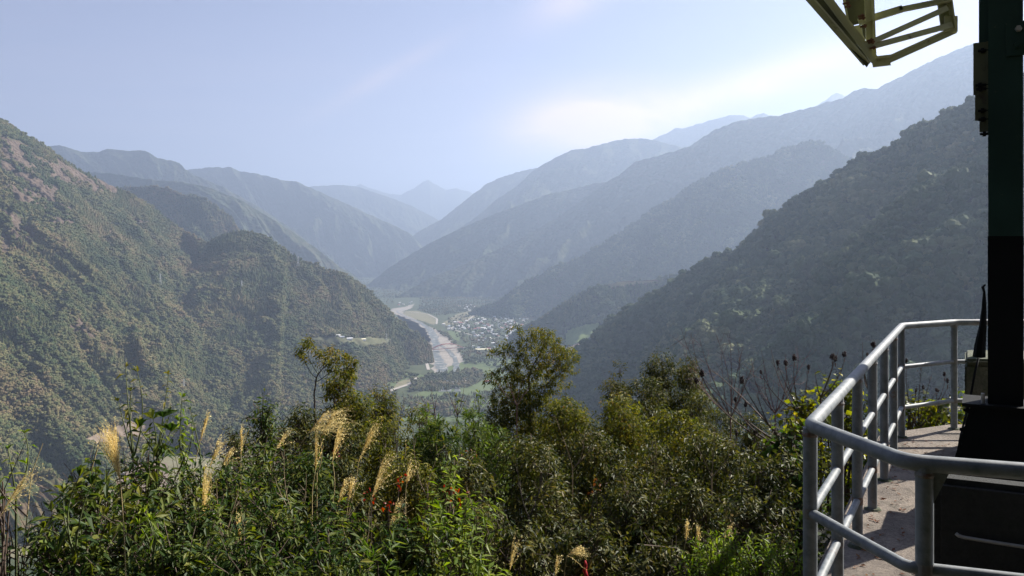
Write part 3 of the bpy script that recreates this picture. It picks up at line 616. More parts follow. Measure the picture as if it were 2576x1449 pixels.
big = house_proto('hall', M_roofs[5], 44, 14, 9, simple('cream_wall', (0.78, 0.70, 0.45), 0.7)); big.location = floor_pt(1212, 885); big.rotation_euler = (0, 0, .1); tag(big, 'long pale cream hall, brightest building right of the red bridge', 'building')
def on_ridge(names, px, py):
    best = None
    for nm in names:
        P, q, o = RIDGES[nm]
        if nm not in BV: BV[nm] = BVHTree.FromPolygons([tuple(v) for v in P.reshape(-1, 3)], q.tolist())
        h = BV[nm].ray_cast(Vector((0, 0, CZ)), Vector(((px - CX) / F, 1, (HY - py) / F)).normalized())
        if h[0] is not None and (best is None or h[3] < best[1]): best = (np.array(h[0]), h[3])
    return best[0] if best else None
BV = {}
# farm buildings on the shelf left of the river
for i_, (x, y, ro, sx, lab) in enumerate([(850, 848, 3, 14, 'white farm house at the left end of the hillside clearing'), (862, 852, 0, 11, 'silver-roofed farm shed on the hillside clearing'), (880, 856, 3, 16, 'long white farm shed in the middle of the hillside clearing'), (915, 858, 5, 13, 'cream farm shed right on the hillside clearing')]):
    p = on_ridge(['left_spur', 'left_mountain'], x, y)
    if p is None: continue
    hp = house_proto('farm_building', M_roofs[ro], sx, 8, 5, M_wall_w); hp.location = p + np.array([0, -4, 1.5]); hp.rotation_euler = (0, 0, .2 * i_); tag(hp, lab, 'building')
for i_, (x, y, lab) in enumerate([(1071, 868, 'white house on the left bank beside the bridge end'), (1066, 882, 'low white shed on the left bank just below the bridge')]):
    hp = house_proto('house', M_roofs[3], 16, 10, 6, M_wall_w); hp.location = floor_pt(x, y) + [0, 0, 2]; tag(hp, lab, 'house')
for i_, (x, y, ro, lab) in enumerate([(1225, 962, 1, 'red-roofed barn at the edge of the near green field'), (1320, 985, 3, 'white shed in the shade right of the near green field'), (300, 1195, 3, 'white greenhouse on the bottom left fields'), (205, 1188, 0, 'silver shed on the bottom left fields')]):
    hp = house_proto('barn', M_roofs[ro], 18, 8, 4, M_wall_g); hp.location = floor_pt(x, y); hp.rotation_euler = (0, 0, .3); tag(hp, lab, 'building')
# red arch bridge
M_red = simple('red_bridge_paint', (0.30, 0.05, 0.045), 0.5, var=0.15, scale=.2); M_deck = simple('bridge_deck', (0.36, 0.33, 0.31), 0.9)
p0 = floor_pt(1083, 880, FLOOR + 8); p1 = floor_pt(1164, 874, FLOOR + 8); 
br = tag(empty('arch_bridge', (p0 + p1) / 2 - [0, 0, 8]), 'red steel arch bridge crossing the river below the village', 'bridge'); d = nz(p1 - p0); nv_ = np.array([-d[1], d[0], 0]); l = np.linalg.norm(p1 - p0)
m = MB(); m.bar(p0 - d * 12, p1 + d * 12, 8, 1.2); m.build('deck', M_deck, br)
for s_ in (-5, 5):
    m = MB(); t = np.linspace(0, 1, 24)[:, None]; pts = p0 + (p1 - p0) * t + nv_ * s_ + np.array([0, 0, 1.0]) * (4 * t * (1 - t) * 17 + .3); m.tube(pts, 0.85, 6); m.build('arch', M_red, br)
    m = MB()
    for k in range(1, 12):
        t_ = k / 12; a = p0 + (p1 - p0) * t_ + nv_ * s_; m.bar(a, a + np.array([0, 0, 4 * t_ * (1 - t_) * 17]), .35, .35, up=(1, 0, 0))
    m.build('hangers', M_red, br); m = MB(); m.bar(p0 + nv_ * s_ + [0, 0, .4], p1 + nv_ * s_ + [0, 0, .4], .8, 1.6); m.build('girder', M_red, br)
for q_ in (p0, p1):
    m = MB(); m.box(q_ - [0, 0, 4.4], (7, 12, 7.6)); m.build('abutment', M_deck, br)
# transmission towers on the slopes
M_pyl = simple('grey_tower_steel', (0.55, 0.56, 0.57), 0.5, 0.3)
def pylon(p, h, lab):
    root = tag(empty('transmission_tower', p), lab, 'pylon'); m = MB(); w0, w1 = h * .12, h * .02; lv = [0, .3, .55, .75, 1.0]
    def c(f, k): w = w0 + (w1 - w0) * min(1, f / .75) if f < .75 else w1; return p + np.array([[-1, -1], [1, -1], [1, 1], [-1, 1]][k % 4] + [0]) * [w, w, 0] + np.array([0, 0, h * f])
    for a, b_ in zip(lv[:-1], lv[1:]):
        for k in range(4): m.bar(c(a, k), c(b_, k), .5, .5, up=(1, 0, 0)); m.bar(c(a, k), c(b_, k + 1), .3, .3, up=(1, 0, 0))
    for f, ww in ((.7, .16), (.82, .2), (.93, .15)): m.bar(p + [-h * ww, 0, h * f], p + [h * ww, 0, h * f], .5, .6)
    m.build('lattice', M_pyl, root)
for x, y, h, lab in ((403, 722, 42, 'lattice transmission tower on the left mountain, leftmost of the upper three'), (608, 734, 36, 'lattice transmission tower in the middle of the left mountain'), (750, 672, 38, 'lattice transmission tower on the ridge line of the left spur'), (462, 985, 30, 'lattice transmission tower low on the left slope above the soil patch'), (972, 860, 30, 'lattice transmission tower at the clearing left of the river')):
    p = on_ridge(['left_mountain', 'left_spur'], x, y)
    if p is not None: pylon(p + np.array([0, 0, -3.0]), h, lab)
# ------------------------------------------------------------------ our own hillside
RAILH, MIDH, LOWH = 0.98, 0.62, 0.262
A_ = np.array([1.229, 3.375]); B_ = np.array([3.43, 7.21]); C_ = np.array([4.06, 7.52]); D_ = np.array([6.4, 7.55])
E_ = np.array([1.36, 2.82]); F_ = np.array([3.2, 2.20])
def edge_y(x): return np.interp(x, [-50, -3, 1.2, 3.35, 4.1, 30], [1.6, 1.8, 3.2, 7.3, 7.75, 7.9])
def ground_z(x, y):
    x = np.asarray(x, float); y = np.asarray(y, float); d = y - edge_y(x)
    dd = np.maximum(0, d)
    z = -0.32 - 0.46 * dd - 0.25 * (1 - np.exp(-dd * 1.2))
    z = z + 1.25 * np.minimum(90, np.maximum(0, -y - 3.5)) * (1 - np.exp(-np.maximum(0, -y - 3.5)))  # unseen steep bank behind the viewpoint, added to block sky light
    return z + 0.12 * fbm(x * .5, y * .5, 77, 3) * np.minimum(1, dd + .2)
gx = np.concatenate([-np.geomspace(900, 12, 40), np.linspace(-11.5, 11.5, 90), np.geomspace(12, 900, 40)]); gy = np.concatenate([-np.geomspace(160, 13, 25), np.linspace(-12, 22, 120), np.geomspace(23, 950, 60)])
GX, GY = np.meshgrid(gx, gy); GZ = ground_z(GX, GY); nn = len(gx); i = np.arange(len(gy) - 1)[:, None] * nn; j = np.arange(nn - 1)[None]
M_hill = simple('hillside_earth', (0.03, 0.026, 0.018), 0.95, var=0.4, scale=3.0, col2=(0.055, 0.06, 0.03))
o = mesh_np('hillside', np.stack([GX, GY, GZ], -1).reshape(-1, 3), np.stack([i + j, i + j + 1, i + nn + j + 1, i + nn + j], -1).reshape(-1, 4), M_hill, smooth=True); tag(o, kind='structure')

# ------------------------------------------------------------------ viewing platform, railing, column
def conc(name, a, b_, sc1=2.0, moss=(0.10, 0.10, 0.05), mossy=0.55, bump=0.5):
    m, t, b = new_mat(name); b.inputs['Roughness'].default_value = 0.92
    tcn = t.nodes.new('ShaderNodeNewGeometry')
    n1 = N(t, 'ShaderNodeTexNoise', Scale=sc1, Detail=10, Roughness=0.7); L(t, tcn.outputs['Position'], n1.inputs['Vector'])
    n2 = N(t, 'ShaderNodeTexNoise', Scale=45, Detail=6, Roughness=0.8); L(t, tcn.outputs['Position'], n2.inputs['Vector'])
    n3 = N(t, 'ShaderNodeTexNoise', Scale=3.5, Detail=9, Roughness=0.75, Distortion=0.6); L(t, tcn.outputs['Position'], n3.inputs['Vector'])
    f = math_n(t, 'ADD', math_n(t, 'MULTIPLY', n1.outputs[0], 0.6), math_n(t, 'MULTIPLY', n2.outputs[0], 0.45))
    c = ramp(t, [(0.42, a), (0.64, b_)], f)
    mx = t.nodes.new('ShaderNodeMixRGB'); L(t, c, mx.inputs[1]); mx.inputs[2].default_value = (*moss, 1)
    L(t, math_n(t, 'MULTIPLY', math_n(t, 'SUBTRACT', n3.outputs[0], mossy), 6.0, clamp=True), mx.inputs[0]); L(t, mx.outputs[0], b.inputs['Base Color'])
    bp = N(t, 'ShaderNodeBump', Strength=bump, Distance=0.02); L(t, n2.outputs[0], bp.inputs['Height']); L(t, bp.outputs[0], b.inputs['Normal']); return m
M_conc = conc('weathered_concrete', (0.085, 0.068, 0.055), (0.30, 0.25, 0.20), moss=(0.06, 0.052, 0.035), mossy=0.53, bump=0.9)
M_cdark = conc('darkened_concrete', (0.008, 0.009, 0.008), (0.022, 0.024, 0.02), moss=(0.008, 0.012, 0.006))  # concrete darkened so its sunlit top stays dark, shade put into the colour
M_ped = conc('mossy_concrete', (0.05, 0.055, 0.035), (0.14, 0.14, 0.10), moss=(0.035, 0.05, 0.018), mossy=0.42)
import bmesh
def slab(name, poly, z0, z1, mat, bev=0.02):
    bm = bmesh.new(); f = bm.faces.new([bm.verts.new((x, y, z1)) for x, y in poly]); bm.normal_update()
    if f.normal.z < 0: f.normal_flip()
    r = bmesh.ops.extrude_face_region(bm, geom=[f]); 
    bmesh.ops.translate(bm, verts=[g for g in r['geom'] if isinstance(g, bmesh.types.BMVert)], vec=(0, 0, z0 - z1))
    bmesh.ops.recalc_face_normals(bm, faces=bm.faces[:])
    if bev: bmesh.ops.bevel(bm, geom=bm.edges[:], offset=bev, segments=2, affect='EDGES')
    me = bpy.data.meshes.new(name); bm.to_mesh(me); bm.free(); me.materials.append(mat); return link(bpy.data.objects.new(name, me))
o = slab('platform_floor', [(1.08, 3.40), (1.16, 2.70), (3.2, 1.95), (9, 1.4), (9, 8.2), (4.1, 7.72), (3.30, 7.36)], -0.35, 0.0, M_conc); tag(o, kind='structure')

def galv(name, c1, c2, rust=0.72):
    m, t, b = new_mat(name); b.inputs['Metallic'].default_value = 0.0; b.inputs['Specular IOR Level'].default_value = 0.35
    g = t.nodes.new('ShaderNodeNewGeometry'); n = N(t, 'ShaderNodeTexNoise', Scale=14, Detail=8, Roughness=0.7); L(t, g.outputs['Position'], n.inputs['Vector'])
    c = ramp(t, [(0.3, c1), (0.6, c2)], n.outputs[0])
    n2 = N(t, 'ShaderNodeTexNoise', Scale=5, Detail=10, Roughness=0.8); L(t, g.outputs['Position'], n2.inputs['Vector'])
    mx = t.nodes.new('ShaderNodeMixRGB'); L(t, c, mx.inputs[1]); mx.inputs[2].default_value = (0.14, 0.07, 0.035, 1)
    L(t, math_n(t, 'MULTIPLY', math_n(t, 'SUBTRACT', n2.outputs[0], rust), 9, clamp=True), mx.inputs[0]); L(t, mx.outputs[0], b.inputs['Base Color'])
    rr = N(t, 'ShaderNodeMapRange', **{'To Min': 0.4, 'To Max': 0.7}); L(t, n.outputs[0], rr.inputs[0]); L(t, rr.outputs[0], b.inputs['Roughness']); return m
M_rail = galv('galvanised_pipe', (0.095, 0.112, 0.12), (0.215, 0.23, 0.235), 0.6)
M_weld = galv('weld_seam', (0.13, 0.12, 0.11), (0.24, 0.235, 0.225), 0.5)
rail = tag(empty('railing', (1.229, 3.375, 0)), 'galvanised steel pipe railing round the edge of the concrete platform', 'railing')
def rail_run(name, pts2, h, rad, round_at=0.06):
    P = []
    n = len(pts2)
    for k, p in enumerate(pts2):
        p = np.array([*p, h])
        if 0 < k < n - 1:
            a = np.array([*pts2[k - 1], h]); c = np.array([*pts2[k + 1], h]); u = (a - p) / np.linalg.norm(a - p); v = (c - p) / np.linalg.norm(c - p)
            for t_ in np.linspace(0, 1, 6): P.append((1 - t_) ** 2 * (p + u * round_at) + 2 * t_ * (1 - t_) * p + t_ ** 2 * (p + v * round_at))
        else: P.append(p)
    m = MB(); m.tube(P, rad, 14); o = m.build(name, M_rail, rail, True); smooth_by_angle(o); return o
rail_run('top_rail', [F_, E_, A_, B_, C_, D_], RAILH, 0.0285, 0.05)
for h in (MIDH, LOWH):
    rail_run('middle_rail' if h == MIDH else 'lower_rail', [A_, B_, C_, D_], h, 0.019, 0.03)
rail_run('middle_rail', [F_, E_, A_], MIDH, 0.021, 0.03); rail_run('lower_rail', [F_, E_, A_], LOWH, 0.019, 0.03)
E2 = E_ + (F_ - E_) * 0.028
def post(p, r=0.0285):
    m = MB(); m.tube([(p[0], p[1], 0.0), (p[0], p[1], RAILH - 0.01)], r, 14); o = m.build('post', M_rail, rail, True); smooth_by_angle(o)
    m = MB(); m.tube([(p[0], p[1], 0.0), (p[0], p[1], 0.012)], [0.055, 0.045], 14); m.build('cement_collar', M_ped, o)
    m = MB(); m.tube([(p[0], p[1], RAILH - .045), (p[0], p[1], RAILH - .036), (p[0], p[1], RAILH - .027)], [r * 1.02, r * 1.13, r * 1.02], 14, False)
    for h in (MIDH, LOWH): m.tube([(p[0], p[1], h - .021), (p[0], p[1], h), (p[0], p[1], h + .021)], [r * 1.01, r * 1.06, r * 1.01], 14, False)
    m.build('weld', M_weld, o)
for k in range(7): post(A_ + (B_ - A_) * k / 6)
post(C_); post(C_ + (D_ - C_) * 0.55); post(E2, 0.029); post(E2 + (F_ - E2) * 0.62, 0.029)
m = MB(); g0 = np.array([*E2, 0]); dE = np.array([*(F_ - E_), 0]); dE /= np.linalg.norm(dE)
v = [g0 + dE * 0.02 + (0, 0, RAILH - 0.03), g0 + dE * 0.075 + (0, 0, RAILH - 0.025), g0 + dE * 0.028 + (0, 0, RAILH - 0.13)]
nn_ = np.array([-dE[1], dE[0], 0]) * 0.006; m.add([p + nn_ for p in v] + [p - nn_ for p in v], [[0, 1, 4, 3], [1, 2, 5, 4], [2, 0, 3, 5]], [[0, 2, 1], [3, 4, 5]])
m.build('gusset', M_rail, rail)

def paint(name, c, rough=0.45, chips=0.62, under=(0.10, 0.09, 0.06), spec=0.4):
    m, t, b = new_mat(name); b.inputs['Roughness'].default_value = rough; b.inputs['Specular IOR Level'].default_value = spec
    g = t.nodes.new('ShaderNodeNewGeometry'); n = N(t, 'ShaderNodeTexNoise', Scale=6, Detail=12, Roughness=0.78); L(t, g.outputs['Position'], n.inputs['Vector'])
    n1 = N(t, 'ShaderNodeTexNoise', Scale=1.7, Detail=5); L(t, g.outputs['Position'], n1.inputs['Vector'])
    c0 = ramp(t, [(0.3, tuple(x * 0.7 for x in c)), (0.7, tuple(x * 1.25 for x in c))], n1.outputs[0])
    mx = t.nodes.new('ShaderNodeMixRGB'); L(t, c0, mx.inputs[1]); mx.inputs[2].default_value = (*under, 1)
    L(t, math_n(t, 'MULTIPLY', math_n(t, 'SUBTRACT', n.outputs[0], chips), 8, clamp=True), mx.inputs[0]); L(t, mx.outputs[0], b.inputs['Base Color']); return m
M_green = paint('dark_green_paint', (0.012, 0.034, 0.026), spec=0.2)
M_black = paint('black_bitumen_paint', (0.004, 0.005, 0.005), 0.7, 0.7, (0.012, 0.011, 0.01), spec=0.08)
M_steel = paint('pale_green_paint', (0.42, 0.42, 0.23), 0.5, 0.57, (0.12, 0.10, 0.06))
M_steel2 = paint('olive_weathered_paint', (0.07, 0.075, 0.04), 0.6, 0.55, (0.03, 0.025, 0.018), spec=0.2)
M_bolt = simple('rusty_bolt', (0.16, 0.075, 0.04), 0.8, 0.4, var=0.4, scale=60)
M_zinc = simple('dull_zinc', (0.30, 0.30, 0.28), 0.5, 0.5)
# H-section column: left edge seen at 2486, right at 2573
YC = 5.4
def cw(px, py, y=YC): return W(px, py, y)
col = tag(empty('steel_column', cw(2529, 1010)), 'tall dark green steel column with a black base beside the railing', 'column')
O_ = np.array([3.14, YC, 0.0]); U_ = np.array([.866, -.5, 0]); V_ = np.array([.5, .866, 0]); AX = [U_, V_, np.array([0, 0, 1.0])]
def q3(su, sv, z): return O_ + U_ * su + V_ * sv + np.array([0, 0, z])
wd = 0.196; ztop = 7.5; zsplit = cw(0, 594)[2]; zb = cw(0, 1012)[2]
def hcol(name, z0, z1, mat, g=0.0):
    m = MB(); zc_ = (z0 + z1) / 2; h = z1 - z0
    m.box(q3(wd / 2, .010, zc_), (wd + g, 0.020, h), AX); m.box(q3(wd / 2, wd - .010, zc_), (wd + g, 0.020, h), AX); m.box(q3(wd / 2, wd / 2, zc_), (0.016, wd - 0.04, h), AX)
    o = m.build(name, mat, col); return o
hcol('upper_shaft', zsplit, ztop, M_green); hcol('lower_shaft', zb - 0.05, zsplit, M_black, 0.004)
m = MB(); zt = zb - 0.03; zf = 0.02
m.add([q3(-.10, -.04, zt), q3(.32, -.04, zt), q3(.32, .26, zt), q3(-.06, .26, zt), q3(-.27, -.16, zf), q3(.5, -.16, zf), q3(.5, .4, zf), q3(-.2, .4, zf)], [[0, 1, 2, 3], [7, 6, 5, 4], [4, 5, 1, 0], [5, 6, 2, 1], [6, 7, 3, 2], [7, 4, 0, 3]]); m.build('base_shoe', M_black, col)
m = MB(); m.box(q3(.1, .1, zt + .012), (.50, .36, .022), AX); bpl = m.build('base_plate', M_black, col)
for (su, z) in ((-.10, zt - .03), (-.12, zt - .16)):
    m = MB(); m.tube([q3(su + .03, -.03, z), q3(su - .045, -.03, z)], 0.011, 6); m.tube([q3(su - .008, -.03, z), q3(su - .026, -.03, z)], 0.021, 6); m.build('bolt', M_black, col)
m = MB(); m.tube([q3(-.03, -.02, zt + .02), q3(-.03, -.02, zt + .09)], 0.012, 6); m.build('anchor_stud', M_zinc, bpl)
m = MB(); m.box(q3(-.026, .06, (ztop + cw(0, 108)[2]) / 2), (0.056, 0.016, ztop - cw(0, 108)[2]), AX); m.build('side_flange', M_green, col)
pl = MB(); zs = [103, 235, 300, 330]; so = [-.086, -.076, -.050, -.038]
for k in range(3):
    z1, z0 = cw(0, zs[k])[2], cw(0, zs[k + 1])[2]; pl.box(q3((so[k] + .004) / 2, .03 + .002 * k, (z0 + z1) / 2), (.004 - so[k], 0.014, z1 - z0), AX)
pl.box(q3(-.006, .05, (cw(0, 103)[2] + cw(0, 330)[2]) / 2), (0.010, 0.09, cw(0, 103)[2] - cw(0, 330)[2]), AX); plate = pl.build('splice_plate', M_steel2, col)
for (su, y) in ((-.03, 125), (-.045, 212), (-.04, 222), (-.03, 277), (-.028, 299), (-.02, 336)):
    z = cw(0, y)[2]; m = MB(); m.tube([q3(su - .028, .012, z), q3(0, .012, z)], 0.009, 6); m.tube([q3(su - .012, .012, z), q3(su + .008, .012, z)], 0.018, 6); m.build('bolt', M_black, col)
zf_ = cw(0, 105)[2]; fp = MB(); fp.box(q3(.155, -.008, zf_), (0.11, 0.014, 0.22), AX); fpl = fp.build('face_plate', M_green, col)
for (su, y) in ((.17, 82), (.162, 123)):
    z = cw(0, y)[2]; m = MB(); m.tube([q3(su, -.015, z), q3(su, -.05, z)], [0.022, 0.017], 6); m.build('bolt', M_zinc if y < 100 else M_green, fpl)
# pedestal behind the column
pc = tag(empty('concrete_pedestal', (W(2460, 1130, 6.55)[0] + .25, 6.75, 0)), 'square mossy concrete pedestal behind the black column base', 'pedestal')
x0 = W(2427, 0, 6.5)[0]; zt_ = W(0, 918, 6.5)[2]
o = slab('block', [(x0, 6.5), (x0 + .55, 6.45), (x0 + .8, 6.95), (x0 + .29, 7.0)], 0.0, zt_, M_ped, 0.015); o.parent = pc; o.location = -pc.location
o = slab('cap', [(x0 - .01, 6.48), (x0 + .57, 6.43), (x0 + .82, 6.97), (x0 + .29, 7.02)], zt_ + .002, zt_ + .05, M_ped, 0.018); o.parent = pc; o.location = -pc.location
o = slab('foot', [(x0 - .0, 6.1), (x0 + .6, 6.0), (x0 + .62, 6.44), (x0 + .0, 6.46)], 0.002, .06, M_ped, 0.015); o.parent = pc; o.location = -pc.location
# twisted black strap standing on the pedestal, and a cable hanging down
m = MB(); m.tube([W(2463, 905, 6.6), W(2466, 870, 6.6), W(2473, 820, 6.6), W(2476, 770, 6.6), W(2476, 735, 6.6), W(2472, 722, 6.6), W(2479, 716, 6.6)], [0.05, 0.042, 0.028, 0.018, 0.010, 0.012, 0.006], 7); o = m.build('tarred_stump', M_black); tag(o, 'twisted black tapering stub standing on the mossy pedestal', 'stump')
m = MB(); m.tube([W(2462, 900, 6.42), W(2452, 940, 6.40), W(2444, 985, 6.38), W(2436, 1020, 6.36), W(2425, 1062, 6.3), W(2416, 1100, 6.2), W(2409, 1140, 6.15)], 0.0085, 8); o = m.build('black_cable', M_black, None, True); tag(o, 'thin black cable hanging from the pedestal down to the platform floor', 'cable')
# big dark concrete block in front
a = np.array([2.01, 3.9]); u = np.array([.905, -.425]); v = np.array([.43, .90])
bx = tag(empty('anchor_block', (2.4, 4.0, 0)), 'big dark concrete block behind the near railing, with a pale rod on its face', 'block')
zt2 = W(0, 1203, 3.9)[2]
o = slab('block', [a, a + u * 2.2, a + u * 2.2 + v * .14, a + v * .14], 0.0, zt2, M_cdark, 0.03); o.parent = bx; o.location = -bx.location
m = MB(); r0 = np.array([*(a + u * .12 - v * .03), 0]) ; 
def onface(px, py):
    dx, dy = (px - CX) / F, 1.0; aa = a - v * .035
    mat_ = np.array([[dx, -u[0]], [dy, -u[1]]]); s_, t_ = np.linalg.solve(mat_, aa); return np.array([dx * s_, s_, CZ + (HY - py) / F * s_])
m.tube([onface(2405, 1342), onface(2412, 1348), onface(2425, 1352), onface(2480, 1361), onface(2575, 1376), onface(2700, 1396)], 0.0085, 8); m.build('metal_rod', M_zinc, bx, True)

# added unseen shelter above and behind the viewpoint, keeps sky light off the railing
M_sheet = simple('skyblocker_sheet', (0.05, 0.06, 0.055), 0.7, var=0.3, scale=2)
sh = tag(empty('skyblocker', (0, -1, 0)), 'added unseen sheet-metal shelter roof on posts with a rear wall, over the viewpoint', 'skyblocker')
m = MB(); m.box((1.5, -1.0, 3.95), (17, 6.2, 0.12)); m.build('roof', M_sheet, sh); m = MB(); m.box((1.5, -3.2, 1.8), (17, 0.15, 4.1)); m.build('wall', M_cdark, sh)
for x_ in (-6.6, 9.6):
    m = MB(); m.box((x_, 1.8, 1.8), (0.14, 0.14, 4.16)); m.build('post', M_green, sh)
# ------------------------------------------------------------------ lattice arm overhead
YT = 6.0
arm = tag(empty('lattice_arm', W(2190, 160, YT)), 'pale green steel lattice frame hanging in from the top of the picture', 'steel frame')
def T(px, py, dy=0.0):
    return W(px, py, YT + dy)
def member(name, a, b_, w, t=0.012, mat=M_steel, up=(0, -1, 0.15), flip=1, ang=True):
    m = MB()
    if ang: m.angle(a, b_, w, t, up, flip)
    else: m.bar(a, b_, w, t, up)
    return m.build(name, mat, arm)
# two channels running down to the tip
member('channel', T(1930, -125, -.25), T(2178, 158, -.02), 0.055, up=(0, 0, 1)); member('channel', T(1975, -140, .2), T(2200, 150, .1), 0.06, up=(0, 0, 1), flip=-1)
member('channel', T(2045, -70, .05), T(2160, 105, .05), 0.05, up=(0, -1, 0))
def plate_p(name, pts, dy, mat, th=.014):
    m = MB(); a_ = np.array([T(x, y, dy) for x, y in pts]); b_ = a_ + [th * .3, th, 0]; n_ = len(pts); c_ = len(pts) * 2
    v = np.vstack([a_, b_, a_.mean(0), b_.mean(0)]); k = np.arange(n_); k2 = (k + 1) % n_
    m.add(v, np.stack([k, k2, k2 + n_, k + n_], 1), np.vstack([np.stack([k2, k, np.full(n_, c_)], 1), np.stack([k + n_, k2 + n_, np.full(n_, c_ + 1)], 1)])); return m.build(name, mat, arm)
plate_p('channel_web', [(1900, -180), (1945, -180), (2072, 0), (2189, 156), (2181, 169), (2035, 0)], -.08, M_steel2)
plate_p('channel_web', [(1965, -180), (1985, -180), (2095, 0), (2204, 154), (2194, 159), (2074, 0)], .02, M_steel)
plate_p('web_plate', [(2118, -60), (2194, -60), (2196, 0), (2198, 49), (2142, 64), (2131, 52)], .26, M_steel2)
plate_p('web_plate', [(2108, -60), (2117, -60), (2136, 52), (2131, 50)], .2, M_steel)
plate_p('web_plate', [(2168, 60), (2186, 56), (2193, 104), (2184, 108), (2171, 86)], .36, M_steel2)
plate_p('web_plate', [(2144, 66), (2166, 62), (2178, 98), (2172, 106)], .46, M_steel)
member('upright', T(2192, -60, .18), T(2200, 152, .12), 0.045)
member('chord', T(2160, 56, .2), T(2270, 22, .2), 0.055, up=(0, 0, 1)); member('chord', T(2262, 25, .2), T(2385, 0, .2), 0.045, up=(0, 0, 1))
member('end_post', T(2378, -70, .2), T(2398, 72, .2), 0.07)
member('chord', T(2196, 147, .12), T(2240, 142, .12), 0.055); member('chord', T(2228, 146, .13), T(2402, 68, .2), 0.04)
member('brace', T(2170, 116, .05), T(2384, 20, .17), 0.04, ang=False, t=.014); member('brace', T(2168, 124, .05), T(2396, 62, .18), 0.042, ang=False, t=.014)
member('chord', T(2378, -72, .2), T(2050, -100, .2), 0.06, up=(0, 0, 1)); member('support_beam', T(1880, -172, -.04), q3(.1, .12, 4.02), 0.09, 0.09, up=(0, 0, 1), ang=False); member('support_beam', T(2378, -66, .2), q3(.1, .14, 3.75), 0.07, 0.07, up=(0, 0, 1), ang=False); member('upright', T(2050, -100, .2), T(2048, -172, -.02), 0.06); member('upright', T(2192, -55, .18), T(2194, -150, .05), 0.045)
gp = MB(); gp.box(T(2392, 60, .19), (0.10, 0.008, 0.12)); gp.box(T(2178, 128, .06), (0.09, 0.008, 0.10)); gp.build('gusset_plate', M_steel, arm)
for (x, y) in ((2120, 10), (2124, 18), (2158, 42), (2160, 48), (2164, 68), (2181, 103), (2184, 108), (2187, 122), (2103, -10)):
    m = MB(); p = T(x, y, .05); q = p + np.array([0.045, -.01, .008]); m.tube([p, q], 0.008, 6); m.tube([p + (q - p) * .55, p + (q - p) * .8], 0.016, 6); m.build('bolt', M_bolt, arm)
# ------------------------------------------------------------------ plants
def leaves_mesh(B, D, Nn, Ln, Wd, droop=0.15, fine=False):
    n = len(B); D = nz(D); S = nz(np.cross(D, Nn)); Nn = np.cross(S, D)
    Ln = np.broadcast_to(Ln, (n,))[:, None]; Wd = np.broadcast_to(Wd, (n,))[:, None]; dn = np.array([0, 0, -1.0])
    t = B + D * Ln + dn * Ln * droop; l = B + D * Ln * .45 + S * Wd / 2 + Nn * Wd * .12; r = B + D * Ln * .45 - S * Wd / 2 + Nn * Wd * .12
    if fine:
        m = B + D * Ln * .5 - Nn * Wd * .1; V = np.stack([B, l, m, r, t], 1); T = np.array([[0, 1, 2], [0, 2, 3], [1, 4, 2], [2, 4, 3]])
        return V.reshape(-1, 3), (np.arange(n)[:, None, None] * 5 + T).reshape(-1, 3)
    V = np.stack([B, l, t, r], 1); T = np.array([[0, 1, 2], [0, 2, 3]])
    return V.reshape(-1, 3), (np.arange(n)[:, None, None] * 4 + T).reshape(-1, 3)
def twig_leaves(P, A, k, tl, Ln, Wd, r, droop, spread=.8, fine=False, tip=0.0):
    """k leaves round each twig starting at P along A"""
    n = len(P); A = nz(A); X_ = nz(np.cross(A, nz(r.normal(size=(n, 3))))); Y_ = np.cross(A, X_)
    B, D, Q = [], [], []
    for j in range(k):
        f = tip + (1 - tip) * (j + .3) / k; an = j * 2.4 + r.normal(0, .3, n)
        rad = X_ * np.cos(an)[:, None] + Y_ * np.sin(an)[:, None]
        B.append(P + A * tl * f); D.append(nz(A * (1 - spread * .7) + rad * spread + np.array([0, 0, -droop]) + r.normal(0, .15, (n, 3))))
        Q.append(nz(np.array([0, 0, 1.0]) + A * .5 + r.normal(0, .45, (n, 3))))
    B = np.vstack(B); D = np.vstack(D); Q = np.vstack(Q); s_ = r.uniform(.6, 1.15, len(B))
    return leaves_mesh(B, D, Q, Ln * s_, Wd * s_, droop * .35, fine)
M_bark = simple('grey_bark', (0.075, 0.06, 0.048), 0.9, var=0.45, scale=25, bump=0.6)
M_twig = simple('brown_twig', (0.085, 0.058, 0.042), 0.85, var=0.3, scale=30)
M_redtwig = simple('reddish_twig', (0.12, 0.065, 0.055), 0.8, var=0.3, scale=30)
M_greenstem = simple('green_stem', (0.09, 0.11, 0.04), 0.7, var=0.3, scale=30)
